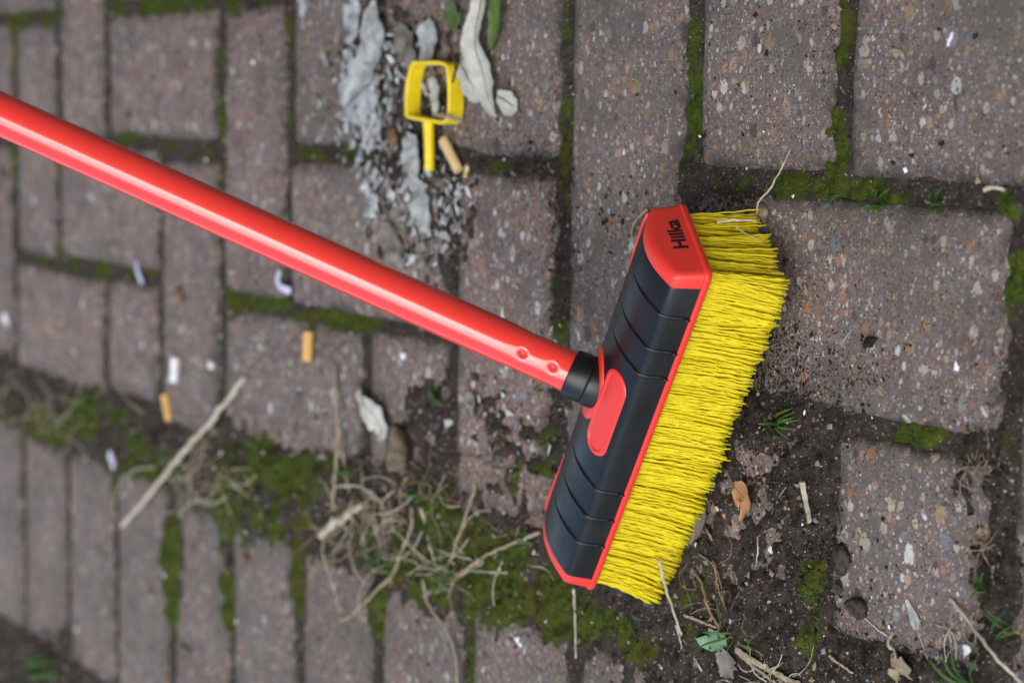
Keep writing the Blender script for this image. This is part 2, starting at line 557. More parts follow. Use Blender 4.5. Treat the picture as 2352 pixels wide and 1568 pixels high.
VV = -Y * 10
strip = np.clip(1 - np.abs(VV - 3.2) / 0.42, 0, 1) ** 0.6
COVER = np.maximum.reduce([
    blobs([(1790, 1130, 120, 200, 1.15), (1715, 1080, 90, 150, 1.2), (1760, 1380, 130, 180, 1.1), (1640, 1330, 120, 150, 0.75), (1690, 1520, 150, 90, 0.6),
           (1840, 1010, 90, 60, 0.6), (1150, 1050, 170, 130, 0.72), (1010, 1020, 110, 130, 0.66), (1250, 950, 90, 80, 0.5), (1130, 1180, 160, 90, 0.8),
           (900, 1140, 150, 90, 0.8), (1350, 1200, 150, 150, 0.6), (1100, 900, 90, 60, 0.5),
           (940, 420, 110, 230, 0.62), (900, 150, 110, 150, 0.55), (1050, 480, 60, 140, 0.5), (1030, 150, 60, 130, 0.55), (960, 620, 130, 60, 0.45),
           (2270, 1120, 70, 120, 0.75), (2290, 1380, 60, 220, 0.75), (2200, 1530, 150, 60, 0.6), (1900, 1540, 80, 60, 0.5),
           (1700, 480, 70, 40, 0.55), (100, 940, 130, 60, 0.6), (90, 1530, 130, 90, 0.6), (1540, 1500, 90, 60, 0.55), (1590, 420, 25, 60, .6)]),
    strip * 0.72])
MOSSB = blobs([(150, 965, 150, 60, .9), (330, 1060, 90, 60, .8), (600, 1120, 110, 130, 1.0), (720, 1090, 80, 60, .8), (395, 1290, 26, 130, 1), (522, 1300, 20, 150, .95), (684, 1330, 17, 120, .95),
               (862, 1400, 24, 60, 1), (265, 1100, 14, 70, .9), (50, 1100, 16, 120, .7), (1060, 1310, 160, 90, 1.1), (1180, 1385, 150, 60, 1.1), (1330, 1440, 110, 40, 1), (860, 1230, 120, 70, .8),
               (70, 40, 110, 40, .9), (380, 15, 190, 26, .95), (560, 20, 120, 22, .95), (250, 310, 60, 25, .8), (440, 345, 80, 24, .6), (575, 690, 75, 28, .95), (790, 735, 110, 28, .95), (240, 615, 120, 34, .85), (130, 585, 60, 20, .6),
               (750, 358, 80, 20, .8), (1180, 380, 90, 20, .75), (1290, 210, 22, 260, .7), (1590, 250, 20, 220, .7), (1925, 70, 28, 100, 1), (1915, 340, 30, 90, .95), (1745, 430, 140, 32, 1), (1950, 440, 90, 28, .95),
               (2110, 458, 80, 30, 1), (2300, 475, 50, 45, .9), (2320, 640, 40, 180, .75), (2100, 1005, 70, 28, .8), (1350, 1470, 70, 30, .85), (1450, 1490, 90, 26, .95), (1560, 1470, 60, 40, .6), (1870, 1420, 24, 130, .85),
               (1100, 1200, 170, 70, .7), (1270, 720, 30, 80, .7), (655, 150, 16, 200, .8), (505, 200, 12, 260, .6), (30, 300, 12, 260, .6), (135, 250, 10, 240, .6), (1080, 1500, 16, 90, .8),
               (1560, 1330, 90, 60, .6), (1230, 1080, 60, 120, .5), (870, 580, 80, 20, .4), (1005, 1560, 10, 60, .3)])
mn = vnoise(X, Y, 0.019, 5, 4, 0.7)
MOSS = np.clip(MOSSB * 0.75 + mn * 1.1 - 0.04, 0, 1)
MOSS = np.where(MOSSB > 0.02, MOSS, np.clip(0.12 + mn * 0.6, 0, 0.5))
n1 = vnoise(X, Y, 0.030, 21, 3, 0.6)
n2 = vnoise(X, Y, 0.0085, 22, 2, 0.6)
n3 = vnoise(X, Y, 0.0042, 23, 1)
big_moss = np.clip(MOSSB - 0.75, 0, 1) * 4
Z = (-0.0026 + 0.0014 * n2 + 0.0011 * n3 + 0.0010 * n1 + MOSS * (0.0008 + 0.0014 * n2)
     + COVER * (0.0052 + 0.0042 * n1 + 0.0022 * n2) + 0.0011 * n3 * (COVER > 0.4))
lump = blobs([(600, 1140, 100, 110, 1.0), (395, 1290, 24, 120, 1), (522, 1310, 18, 130, .8), (684, 1330, 14, 110, .7), (862, 1400, 22, 55, 1), (730, 1085, 60, 45, .6)])
Z += lump * (0.0042 + 0.002 * n2)
V = np.stack([X, Y, Z], -1).reshape(-1, 3)
ni, nj = X.shape
idx = np.arange(ni * nj).reshape(ni, nj)
Fq = np.stack([idx[:-1, :-1], idx[1:, :-1], idx[1:, 1:], idx[:-1, 1:]], -1).reshape(-1, 4)
bed = big_mesh('soil', V, Fq, M['soil'])
tag(bed, kind='structure')
a = bed.data.attributes.new('moss', 'FLOAT', 'POINT')
a.data.foreach_set('value', MOSS.astype(np.float32).ravel())

def ground_z(x, y):
    """height of whatever lies on top at (x, y): soil or about the brick face"""
    i = int(np.clip((x - gx[0]) / STEP, 0, ni - 1)); j = int(np.clip((y - gy[0]) / STEP, 0, nj - 1))
    return max(Z[i, j], 0.0003 if on_brick(x, y) else Z[i, j])

def on_brick(x, y):
    v = -y * 10
    return not (2.97 < v < 3.48 or v > 5.25)

S = 60.0
g = make('ground', [(-S, -S, -0.010), (S, -S, -0.010), (S, S, -0.010), (-S, S, -0.010)], [(0, 1, 2, 3)], M['soil'], smooth=False)
tag(g, kind='structure')

# moss shoots: thousands of millimetre-long points
mk = np.argwhere((MOSS > 0.50) & (RNG.random(MOSS.shape) < np.clip((MOSS - 0.42) * 1.3, 0, 0.75)))
RNG.shuffle(mk)
mk = mk[:62000]
P = np.stack([gx[mk[:, 0]], gy[mk[:, 1]], Z[mk[:, 0], mk[:, 1]]], -1)
P[:, :2] += RNG.uniform(-STEP, STEP, (len(P), 2)) * 0.6
P[:, 2] -= 0.0002
L_ = RNG.uniform(0.0008, 0.0030, len(P))[:, None]
tilt = np.column_stack([RNG.normal(0, 0.55, (len(P), 2)), np.ones(len(P))])
ang = RNG.uniform(0, 2 * math.pi, len(P))
wv = np.column_stack([np.cos(ang), np.sin(ang), np.zeros(len(P))]) * 0.00042
w2 = np.column_stack([-np.sin(ang), np.cos(ang), np.zeros(len(P))]) * 0.00042
VV_ = np.stack([P - wv, P + wv, P + w2, P + tilt * L_], 1).reshape(-1, 3)
k = np.arange(len(P))[:, None] * 4
FF = np.stack([k + [0, 1, 3], k + [1, 2, 3], k + [2, 0, 3]], 1).reshape(-1, 3)
ob = big_mesh('moss', VV_, FF, M['moss'])
tag(ob, 'low green moss filling the joints between the bricks', 'moss', kind='stuff')

# grit: crumbs of soil and tiny stones
OCT = np.array([(1, 0, 0), (-1, 0, 0), (0, 1, 0), (0, -1, 0), (0, 0, 1), (0, 0, -1.)])
OF = np.array([(0, 2, 4), (2, 1, 4), (1, 3, 4), (3, 0, 4), (2, 0, 5), (1, 2, 5), (3, 1, 5), (0, 3, 5)])

def grit(name, n, density, smin, smax, mat, label, lift=0.3):
    pts = []
    pr = density / density.max()
    while len(pts) < n:
        i = RNG.integers(0, ni, 4000); j = RNG.integers(0, nj, 4000)
        ok = RNG.random(4000) < pr[i, j]
        pts += list(zip(i[ok], j[ok]))
    pts = np.array(pts[:n])
    zz = np.maximum(Z[pts[:, 0], pts[:, 1]], np.where((np.abs(VV[pts[:, 0], pts[:, 1]] - 3.22) < .24), -1, 0.0002))
    C = np.stack([gx[pts[:, 0]], gy[pts[:, 1]], zz], -1)
    C[:, :2] += RNG.uniform(-STEP, STEP, (n, 2))
    s = smin * (smax / smin) ** (RNG.random(n) ** 2.2)
    A = OCT[None] * s[:, None, None] * RNG.uniform(0.35, 1.4, (n, 6, 1)) + RNG.normal(0, 0.28, (n, 6, 3)) * s[:, None, None]
    A[:, :, 2] *= 0.7
    th = RNG.uniform(0, 6.28, n)
    c, sn = np.cos(th)[:, None], np.sin(th)[:, None]
    A = np.stack([A[:, :, 0] * c - A[:, :, 1] * sn, A[:, :, 0] * sn + A[:, :, 1] * c, A[:, :, 2]], -1)
    C[:, 2] += s * lift
    Vv = (A + C[:, None, :]).reshape(-1, 3)
    Fv = (OF[None] + np.arange(n)[:, None, None] * 6).reshape(-1, 3)
    ob = big_mesh(name, Vv, Fv, mat)
    ob.data.polygons.foreach_set('use_smooth', np.zeros(len(Fv), dtype=bool))
    tag(ob, label, 'grit', kind='stuff')
    return ob

def grit_mat():
    m, t, b = new_mat('grit')
    geo = N(t, 'ShaderNodeNewGeometry')
    rnd = geo.outputs['Random Per Island']
    col = ramp(t, [(0.0, (0.26, 0.18, 0.10)), (0.12, (0.17, 0.145, 0.12)), (0.36, (0.30, 0.13, 0.06)), (0.40, (0.09, 0.075, 0.06)), (0.76, (0.42, 0.39, 0.34)), (0.83, (0.15, 0.16, 0.18)), (0.94, (0.62, 0.62, 0.62))], rnd, 'CONSTANT')
    t.links.new(col, b.inputs['Base Color'])
    b.inputs['Roughness'].default_value = 0.8
    return m

dens = 0.04 + np.clip(COVER, 0, 1) + blobs([(1760, 800, 80, 180, .8), (1870, 850, 170, 100, .6), (1960, 830, 100, 70, .4), (2000, 1480, 140, 90, .7), (1960, 1300, 90, 160, .6), (1240, 520, 80, 180, .6), (1180, 640, 120, 100, .8), (1440, 480, 70, 70, .4)])
grit('soil_crumbs', 26000, dens, 0.0003, 0.0017, M['clod'], 'dark crumbs of loose soil strewn over the bricks')
grit('gravel', 17000, 0.22 + np.clip(COVER, 0, 1) * 0.8, 0.00035, 0.0017, grit_mat(), 'tiny coloured stones scattered over soil and bricks')

grit('soil_dust', 34000, 0.012 + blobs([(1800, 700, 60, 120, .8), (1770, 820, 80, 130, 1), (1850, 860, 150, 90, .6), (1720, 930, 80, 90, 1), (1960, 840, 110, 70, .35), (2000, 1480, 160, 100, .6), (1960, 1280, 110, 200, .5), (1240, 520, 110, 220, .5), (1180, 650, 140, 120, .7), (1440, 480, 90, 90, .4), (1660, 490, 90, 50, .7), (2270, 900, 60, 160, .4)]), 0.00022, 0.0007, M['clod'], 'fine dark soil dust on the bricks beside the bristles')

# ------------------------------------------------------------------ broom
HO = np.array([0.9812, -0.13389, 0.07061])               # front top corner at the near end of the head
HL = np.array([-0.55016, -0.82822, -0.10669])
HW = np.array([-0.77357, 0.55359, -0.30841])
HH = np.array([0.31449, -0.08714, -0.94525])
HM = np.column_stack([HL, HW, HH])
LEN, WID, HGT, CROWN = 0.1933, 0.0498, 0.0155, 0.0044

def hp(lwh):
    """head coordinates (metres: along, across, towards the bristles) -> world"""
    return HO + np.asarray(lwh) @ HM.T

BROOT = np.array([0.86, -0.24, 0.0])
broom = empty('broom', BROOT)
tag(broom, 'broom with red handle, black and red head and yellow bristles', 'broom')

def crown_h(w):
    x = (w - WID / 2) / (WID / 2)
    return 0.0022 - (CROWN + 0.0022) * (1 - np.clip(np.abs(x), 0, 1) ** 2.0)

def profile():
    """cross-section of the head, closed, front rim -> crown -> back rim"""
    pts = [(0.0000, HGT), (0.0002, 0.0115), (0.0004, 0.0075), (0.0006, 0.0042), (0.0009, 0.0026), (0.0016, 0.0014), (0.0028, 0.0006)]
    for x in np.linspace(0.0052, WID - 0.0052, 19):
        pts.append((x, float(crown_h(x))))
    pts += [(WID - p[0], p[1]) for p in pts[:7][::-1]]
    return np.array(pts)
PROF = profile()
PC = np.array([WID / 2, 0.007])

def section(l, inset, end=0):
    P2 = PROF.copy()
    if inset:
        d = P2 - PC
        sx = 1 - inset / (WID / 2); sy = 1 - inset / 0.010
        P2 = PC + d * [sx, sy]
        P2[:, 1] = np.where(P2[:, 1] > HGT - 0.0005 - inset * .9, HGT, P2[:, 1])
    sl = 0.0030 * (1 - np.clip(P2[:, 1], -0.004, HGT) / HGT)
    near = np.clip(1 - l / 0.018, 0, 1); far = np.clip(1 - (LEN - l) / 0.018, 0, 1)
    ll = l + sl * near - sl * far
    return hp(np.column_stack([ll, P2]))

def loft(rings, cap0=True, cap1=True):
    n = len(rings[0]); V = np.vstack(rings); F = []
    for k in range(len(rings) - 1):
        for j in range(n):
            F.append((k * n + j, (k + 1) * n + j, (k + 1) * n + (j + 1) % n, k * n + (j + 1) % n))
    if cap0: F.append(tuple(range(n)))
    if cap1: F.append(tuple((len(rings) - 1) * n + j for j in range(n))[::-1])
    return V, F

def bpart(name, V, F, mat, parent=broom, ang=None):
    return make(name, V, F, mat, parent, BROOT, True, ang)

V, F = loft([section(l, i) for l, i in ((0.0072, 0.0002), (0.009, -0.00035), (0.03, -0.00035), (0.06, -0.00035), (0.10, -0.00035), (0.13, -0.00035), (0.16, -0.00035), (LEN - 0.009, -0.00035), (LEN - 0.0062, 0.0002))])
head = bpart('head_cover', V, F, M['rubber'], ang=50)
ring_end = ((0.0, 0.0034), (0.00015, 0.0022), (0.0006, 0.0011), (0.0014, 0.0004), (0.0026, 0.0), (0.005, 0.0), (0.0085, 0.0))
V, F = loft([section(l, i) for l, i in ring_end])
capn = bpart('end_cap', V, F, M['red_soft'], ang=60)
V, F = loft([section(LEN - l, i) for l, i in ring_end])
bpart('end_cap', V, F, M['red_soft'], ang=60)

# red base plate that holds the bristles
def plate(l0, l1, w0, w1, h0, h1, cr, bev):
    def loop(ins, h):
        P_ = []
        for cx, cy, a0 in ((l1 - cr, w1 - cr, 0), (l0 + cr, w1 - cr, 90), (l0 + cr, w0 + cr, 180), (l1 - cr, w0 + cr, 270)):
            for i in range(7):
                a_ = math.radians(a0 + i * 15)
                P_.append((cx + (cr - ins) * math.cos(a_), cy + (cr - ins) * math.sin(a_), h))
        return hp(np.array(P_))
    return loft([loop(bev, h0), loop(0.25 * bev, h0 + 0.25 * bev), loop(0, h0 + bev), loop(0, h1 - bev), loop(bev, h1)])
V, F = plate(-0.0008, LEN + 0.0008, -0.0011, WID + 0.0011, 0.0138, 0.0168, 0.0045, 0.0006)
bpart('base_plate', V, F, M['red_soft'], ang=60)

# moulded ridges running over the black cover
for t_ in (0.127, 0.225, 0.30, 0.665, 0.754, 0.841):
    pts = [(0.0, 0.0138), (0.0002, 0.0105), (0.0004, 0.006), (0.0007, 0.0036), (0.0016, 0.0014), (0.0032, 0.0003)]
    pts += [(x, float(crown_h(x))) for x in np.linspace(0.0055, 0.034, 14)]
    pts = np.array(pts)
    C_ = hp(np.column_stack([np.full(len(pts), t_ * LEN) + np.linspace(0.0, 0.0, len(pts)), pts - [0.00005, 0.0002]]))
    rr = np.concatenate([np.full(10, 0.00095), np.linspace(0.00095, 0.0002, len(pts) - 10)])
    V, F = tube_arrays(C_, rr, 8)
    bpart('ridge', V, F, M['rubber'], head)
    C2 = hp(np.column_stack([np.full(2, t_ * LEN + 0.0004), [-0.0007, -0.0006], [0.0119, 0.0142]]))
    V, F = tube_arrays(C2, 0.0006, 6)
    bpart('notch', V, F, M['rubber'], head)

def on_crown(l, w_, lift):
    return np.column_stack([l, w_, crown_h(w_) - lift])

# red lip of the end caps running a little way along the back edge
for l0_, l1_ in ((0.0065, 0.040), (LEN - 0.0040, LEN - 0.042)):
    C_ = hp(np.column_stack([np.linspace(l0_, l1_, 14), np.full(14, WID - 0.0006), np.full(14, 0.0013)]))
    rl_ = np.linspace(0.0015, 0.0004, 14)
    rl_[:3] *= (0.55, 0.8, 0.95)
    V, F = tube_arrays(C_, rl_, 12)
    bpart('cap_lip', V, F, M['red_soft'])

# long oval badge and the red ring round the socket, both lying on the crowned top
def oval(cl, cw, al, aw, rot, steps, prof):
    """concentric outline rings: prof is a list of (scale, lift)"""
    th = np.linspace(0, 2 * math.pi, steps, endpoint=False)
    rings = []
    for sc_, lift in prof:
        # stadium: straight sides, round ends
        st = al - aw
        x = np.where(np.cos(th) >= 0, st, -st) * 1.0 + (aw - sc_) * np.cos(th)
        y = (aw - sc_) * np.sin(th)
        x2 = x * math.cos(rot) - y * math.sin(rot); y2 = x * math.sin(rot) + y * math.cos(rot)
        rings.append(hp(on_crown(cl + x2, np.clip(cw + y2, 0.001, WID - 0.001), lift)))
    return rings
R_ = oval(0.0905, 0.0118, 0.0235, 0.0082, 0.0, 48, [(-0.0002, -0.0005), (0.0, 0.0007), (0.0004, 0.0011), (0.0018, 0.0011), (0.0022, 0.0005), (0.004, 0.0005), (0.006, 0.0005), (0.0078, 0.0005)])
V, F = loft(R_, False, True)
bpart('oval_badge', V, F, M['red_soft'], ang=40)

# handle axis: from the socket on the crown up and away
def cam_pt(x, y, d):
    return CAMn + RBn @ np.array([(x - 1176) / FPX, -(y - 784) / FPX, -1.0]) * d
B0 = hp((0.0905, 0.0315, -0.0040))
B0 = cam_pt(1364, 878.5, ((B0 - CAMn) @ RBn)[2] * -1)
B1 = cam_pt(0, 262, 0.908)
AX = (B1 - B0) / np.linalg.norm(B1 - B0)
A1 = np.cross(AX, CAMn - B0); A1 /= np.linalg.norm(A1)
A2 = np.cross(AX, A1)                      # A2 lies away from / towards the camera

def turned(stations, k=48, dents=()):
    """surface of revolution about the handle axis; stations = (distance, radius)"""
    th = np.arange(k) / k * 2 * math.pi
    rings = []
    for s, r_ in stations:
        rr = np.full(k, r_)
        for (ds, dth, size, depth) in dents:
            da = (th - dth + math.pi) % (2 * math.pi) - math.pi
            d2 = ((s - ds) ** 2 + (da * r_) ** 2) / size ** 2
            rr = rr - depth * np.exp(-d2)
        rings.append(B0 + AX * s + rr[:, None] * (np.cos(th)[:, None] * A1 + np.sin(th)[:, None] * A2))
    return rings

# which angle faces the camera
cdir = CAMn - B0; cdir -= AX * (cdir @ AX); cdir /= np.linalg.norm(cdir)
TH0 = math.atan2(cdir @ A2, cdir @ A1)
# socket ring
th = np.linspace(0, 2 * math.pi, 40, endpoint=False)
rings = []
for al, aw, lift in ((0.0180, 0.0160, -0.0008), (0.0178, 0.0158, 0.0006), (0.0172, 0.0152, 0.0012), (0.0150, 0.0130, 0.0013), (0.0120, 0.0105, 0.0013)):
    rings.append(hp(on_crown(0.0915 + al * np.cos(th), np.clip(0.0335 + aw * np.sin(th), 0.001, WID - 0.001), lift)))
V, F = loft(rings, False, True)
bpart('socket_ring', V, F, M['red_soft'], ang=50)
# black threaded collar: two stacked rings
V, F = loft(turned([(-0.009, 0.0090), (-0.006, 0.0112), (0.0008, 0.0116), (0.0020, 0.0116), (0.0024, 0.0113), (0.00255, 0.0108)]))
col = bpart('collar', V, F, M['rubber'], ang=40)
V, F = loft(turned([(0.0024, 0.0107), (0.0027, 0.0112), (0.0034, 0.0114), (0.0112, 0.0110), (0.0120, 0.0107), (0.0123, 0.0098)]))
bpart('collar_ring', V, F, M['rubber'], col, ang=40)
# steel tube, crimped at the end, with two pairs of punched dimples
D1, D2 = 0.0195, 0.0345
dents = []
for s_ in (D1, D2):
    for dth in (TH0 - 0.16, TH0 - 0.16 + math.pi * 0.62, TH0 - math.pi * 0.62):
        dents += [(s_, dth, 0.0016, 0.0018), (s_, dth, 0.0065, 0.0006)]
st = [(s_, 0.0099) for s_ in np.arange(0.0105, 0.056, 0.0007)] + [(s_, 0.0099) for s_ in (0.06, 0.07, 0.09, 0.12, 0.2, 0.3, 0.4, 0.5, 0.7, 0.9, 1.1, 1.195)]
st += [(1.1985, 0.0095), (1.2, 0.0085)]
V, F = loft(turned(st, 64, dents))
bpart('handle', V, F, M['red'], ang=60)
V, F = loft(turned([(1.188, 0.0100), (1.189, 0.0106), (1.235, 0.0106), (1.2385, 0.0098), (1.240, 0.0075)], 32))
bpart('handle_end_cap', V, F, M['rubber'], ang=60)

# bristles: crimped nylon filaments set in tufts
def bristles():
    nseg = 13
    rows_w = np.linspace(0.0045, WID - 0.0045, 6)
    rows_l = np.linspace(0.006, LEN - 0.006, 36)
    Vs, Fs = [], []
    base = 0
    k = 4
    th = np.arange(k) / k * 2 * math.pi
    r = np.random.default_rng(3)
    for a_, rl in enumerate(rows_l):
        for b_, rw in enumerate(rows_w):
            lean_l = r.normal(0, 0.0008)
            lean_w = r.normal(0, 0.0005)
            cnt = 48 if b_ == 0 or a_ in (0, 35) else (30 if b_ in (1, 5) else 11)
            for _ in range(cnt):
                ang_ = r.uniform(0, 6.283); rad = 0.0029 * math.sqrt(r.random())
                l0 = rl + rad * math.cos(ang_) * 1.25; w0 = rw + rad * math.sin(ang_)
                ex = (rl - LEN / 2) / (LEN / 2)
                flare_l = 0.0105 * min(1, max(0, (ex + 0.35) / 1.35)) ** 1.5 + 0.0016 * min(0, ex) ** 2
                flare_l += lean_l + rad * math.cos(ang_) * 0.9 + r.normal(0, 0.0013)
                flare_w = (rw - WID / 2) / (WID / 2) * 0.0018 + lean_w + rad * math.sin(ang_) * 1.0 + r.normal(0, 0.0011)
                if b_ == 0 and r.random() < .02:
                    flare_l += r.normal(0, .004); flare_w -= .002
                length = 0.0352 + r.normal(0, 0.0011) + (0.0016 if ex > 0 else 0)
                t_ = np.linspace(0, 1, nseg)
                ph = r.uniform(0, 6.28); amp = r.uniform(0.00014, 0.00042); wl = r.uniform(0.0075, 0.0105)
                wob = amp * np.sin(t_ * length / wl * 6.283 + ph)
                l_ = l0 + flare_l * t_ ** 1.4 + wob
                w_ = w0 + flare_w * t_ ** 1.4 + wob * 0.5 * math.cos(ph * 3)
                h_ = 0.0160 + length * t_
                P_ = hp(np.column_stack([l_, w_, h_]))
                # filaments that would go below the ground bend along it
                zt = P_[-1, 2]
                lim = 0.0012 + 0.0008 * r.random()
                if zt < lim:
                    over = lim - zt
                    fz = (t_ ** 1.5)
                    P_[:, 2] += over * fz
                    P_[:, 2] = np.maximum(P_[:, 2], lim * 0.8)
                    P_[:, 0] -= over * 0.55 * fz
                    P_[:, 1] += over * 0.25 * fz
                T = np.gradient(P_, axis=0); T /= np.linalg.norm(T, axis=1)[:, None]
                A_ = np.cross(T, HL); A_ /= np.linalg.norm(A_, axis=1)[:, None]
                B_ = np.cross(T, A_)
                rad_ = r.uniform(0.00040, 0.00053)
                Vv = P_[:, None, :] + rad_ * (np.cos(th)[None, :, None] * A_[:, None, :] + np.sin(th)[None, :, None] * B_[:, None, :])
                Vs.append(Vv.reshape(-1, 3))
                ii = np.arange(nseg - 1)[:, None] * k + np.arange(k)[None]
                jj = np.arange(nseg - 1)[:, None] * k + (np.arange(k)[None] + 1) % k
                Q = np.stack([ii, jj, jj + k, ii + k], -1).reshape(-1, 4)
                e = (nseg - 1) * k
                Q = np.vstack([Q, [[e, e + 1, e + 2, e + 3]]])
                Fs.append(Q + base)
                base += nseg * k
    return np.vstack(Vs) - BROOT, np.vstack(Fs)
V, F = bristles()
br = big_mesh('bristles', V, F, M['bristle'], broom)
tag(br, kind='stuff')

# printed name on the near end cap
def lettering():
    cu = bpy.data.curves.new('lettering', 'FONT')
    cu.body = 'Hilka'
    cu.size = 1.0
    cu.offset = 0.04
    cu.extrude = 0.0
    cu.align_x = 'CENTER'
    cu.align_y = 'CENTER'
    tmp = bpy.data.objects.new('lettering_curve', cu)
    COL.objects.link(tmp)
    dg = bpy.context.evaluated_depsgraph_get()
    me = bpy.data.meshes.new_from_object(tmp.evaluated_get(dg))
    bpy.data.objects.remove(tmp)
    co = np.array([v.co[:] for v in me.vertices])
    mn_, mx_ = co.min(0), co.max(0)
    u_ = (co[:, 0] - (mn_[0] + mx_[0]) / 2) / (mx_[0] - mn_[0])
    v_ = (co[:, 1] - (mn_[1] + mx_[1]) / 2) / (mx_[1] - mn_[1])
    w_ = 0.0285 + u_ * 0.0200
    h_ = 0.0078 - v_ * 0.0066
    sl = 0.0030 * (1 - h_ / HGT)
    P_ = hp(np.column_stack([sl - 0.00006, w_, h_])) - BROOT
    for i, v in enumerate(me.vertices):
        v.co = P_[i]
    me.materials.clear()
    me.materials.append(M['ink'])
    o = bpy.data.objects.new('lettering', me)
    COL.objects.link(o)
    o.parent = capn
    return o
lettering()

# ------------------------------------------------------------------ small things on the ground
def gpt(x, y, h=0.0):
    """point h metres above whatever lies under pixel (x, y)"""
    p = G(x, y, 0.0)
    z = ground_z(p[0], p[1]) + h
    return G(x, y, z)

def stick(name, label, cat, pts, r0, r1=None, mat='straw', group=None, k=7, n=18, squash=0.8, rough=0.12, parent=None, h=None, jit=0.22):
    P_ = []
    for q in pts:
        hh = (q[2] / 1000.0) if len(q) > 2 else (h or 0)
        P_.append(gpt(q[0], q[1], hh + r0 * squash * 0.85))
    C_ = spline(P_, n)
    rg = np.random.default_rng(int(abs(pts[0][0] * 7 + pts[0][1] * 3)))
    C_[1:-1] += rg.normal(0, r0 * jit, (n - 2, 3))
    R__ = np.linspace(r0, r1 if r1 is not None else r0 * 0.8, n) * (1 + rg.normal(0, rough, n))
    V_, F_ = tube_arrays(C_, R__, k, squash)
    org = C_.mean(0); org[2] = C_[:, 2].min() - r0
    o = make(name, V_, F_, M[mat], parent, org if parent is None else np.array(parent.location), True, 50)
    if parent is None:
        tag(o, label, cat, group)
    return o

def leaf(name, label, cat, rows, mat, res=18, cross=9, cup=0.0, crumple=0.0012, thick=0.00045, ragged=0.06, tag_it=True):
    """rows: (x, y, height mm, left half width mm, right half width mm) along the midrib"""
    A_ = []
    for (x, y, h_, wl, wr) in rows:
        p = gpt(x, y, h_ / 1000)
        A_.append([*p, wl / 1000, wr / 1000])
    A_ = spline(A_, res)
    C_ = A_[:, :3]
    T = np.gradient(C_, axis=0); T[:, 2] = 0; T /= np.linalg.norm(T, axis=1)[:, None]
    S_ = np.cross(T, [0, 0, 1.0])
    rg = np.random.default_rng(int(rows[0][0] * 13 + rows[0][1]))
    s = np.linspace(-1, 1, cross)
    V_ = []
    jl = 1 + rg.normal(0, ragged, res); jr = 1 + rg.normal(0, ragged, res)
    for i in range(res):
        for q in s:
            wd = A_[i, 3] * jl[i] if q < 0 else A_[i, 4] * jr[i]
            p = C_[i] + S_[i] * q * max(wd, 0.0003)
            p = p + np.array([0, 0, cup / 1000 * q * q])
            V_.append(p)
    V_ = np.array(V_)
    V_[:, 2] += crumple * vnoise(V_[:, 0], V_[:, 1], 0.009, int(rows[0][0]) % 97, 2) + crumple * 0.5
    gz = np.array([ground_z(p[0], p[1]) for p in V_])
    V_[:, 2] = np.maximum(V_[:, 2], gz + 0.0003)
    n = len(V_)
    top = V_ + [0, 0, thick]
    F_ = []
    idq = lambda i, j: i * cross + j
    for i in range(res - 1):
        for j in range(cross - 1):
            F_.append((n + idq(i, j), n + idq(i, j + 1), n + idq(i + 1, j + 1), n + idq(i + 1, j)))
            F_.append((idq(i, j), idq(i + 1, j), idq(i + 1, j + 1), idq(i, j + 1)))
    rim = [idq(0, j) for j in range(cross)] + [idq(i, cross - 1) for i in range(1, res)] + [idq(res - 1, j) for j in range(cross - 2, -1, -1)] + [idq(i, 0) for i in range(res - 2, 0, -1)]
    for a_, b_ in zip(rim, rim[1:] + rim[:1]):
        F_.append((a_, b_, n + b_, n + a_))
    VA = np.vstack([V_, top])
    org = VA.mean(0); org[2] = VA[:, 2].min()
    o = make(name, VA, F_, M[mat], None, org, True, 60)
    if tag_it:
        tag(o, label, cat)
    # midrib
    mid = V_[[idq(i, cross // 2) for i in range(res)]] + [0, 0, thick]
    if len(rows) > 3 and max(r_[3] for r_ in rows) > 5:
        Vm, Fm = tube_arrays(mid[1:-1], np.linspace(0.0006, 0.0002, res - 2), 6, 0.8)
        make('midrib', Vm, Fm, M['root' if mat == 'pale_leaf' else mat], o, org)
    return o

def lump(name, label, cat, x, y, a_, b_, c_, rot, mat, seed, group=None, sink=0.25, rough=0.13):
    """rounded stone or crumb with half axes a, b, c in mm"""
    bm = bmesh.new()
    bmesh.ops.create_icosphere(bm, subdivisions=3, radius=1.0)
    V_ = np.array([v.co[:] for v in bm.verts])
    F_ = [[v.index for v in f.verts] for f in bm.faces]
    bm.free()
    rg = np.random.default_rng(seed)
    for _ in range(5):
        d = rg.normal(0, 1, 3); d /= np.linalg.norm(d)
        V_ *= (1 + rough * np.sin((V_ @ d) * rg.uniform(1.5, 4) + rg.uniform(0, 6)))[:, None] * 1.0
    if mat in ('lump', 'clod', 'stone', 'brown'):
        V_ *= (1 + rg.normal(0, 0.045 if mat == 'stone' else 0.12, len(V_)))[:, None]
    V_ = V_ / np.abs(V_).max(0) * [a_ / 1000, b_ / 1000, c_ / 1000]
    c, s_ = math.cos(rot), math.sin(rot)
    V_ = np.column_stack([V_[:, 0] * c - V_[:, 1] * s_, V_[:, 0] * s_ + V_[:, 1] * c, V_[:, 2]])
    p = gpt(x, y, c_ / 1000 * (1 - sink))
    org = p - [0, 0, c_ / 1000 * (1 - sink)]
    o = make(name, V_ + p, F_, M[mat], None, org, True)
    return tag(o, label, cat, group)

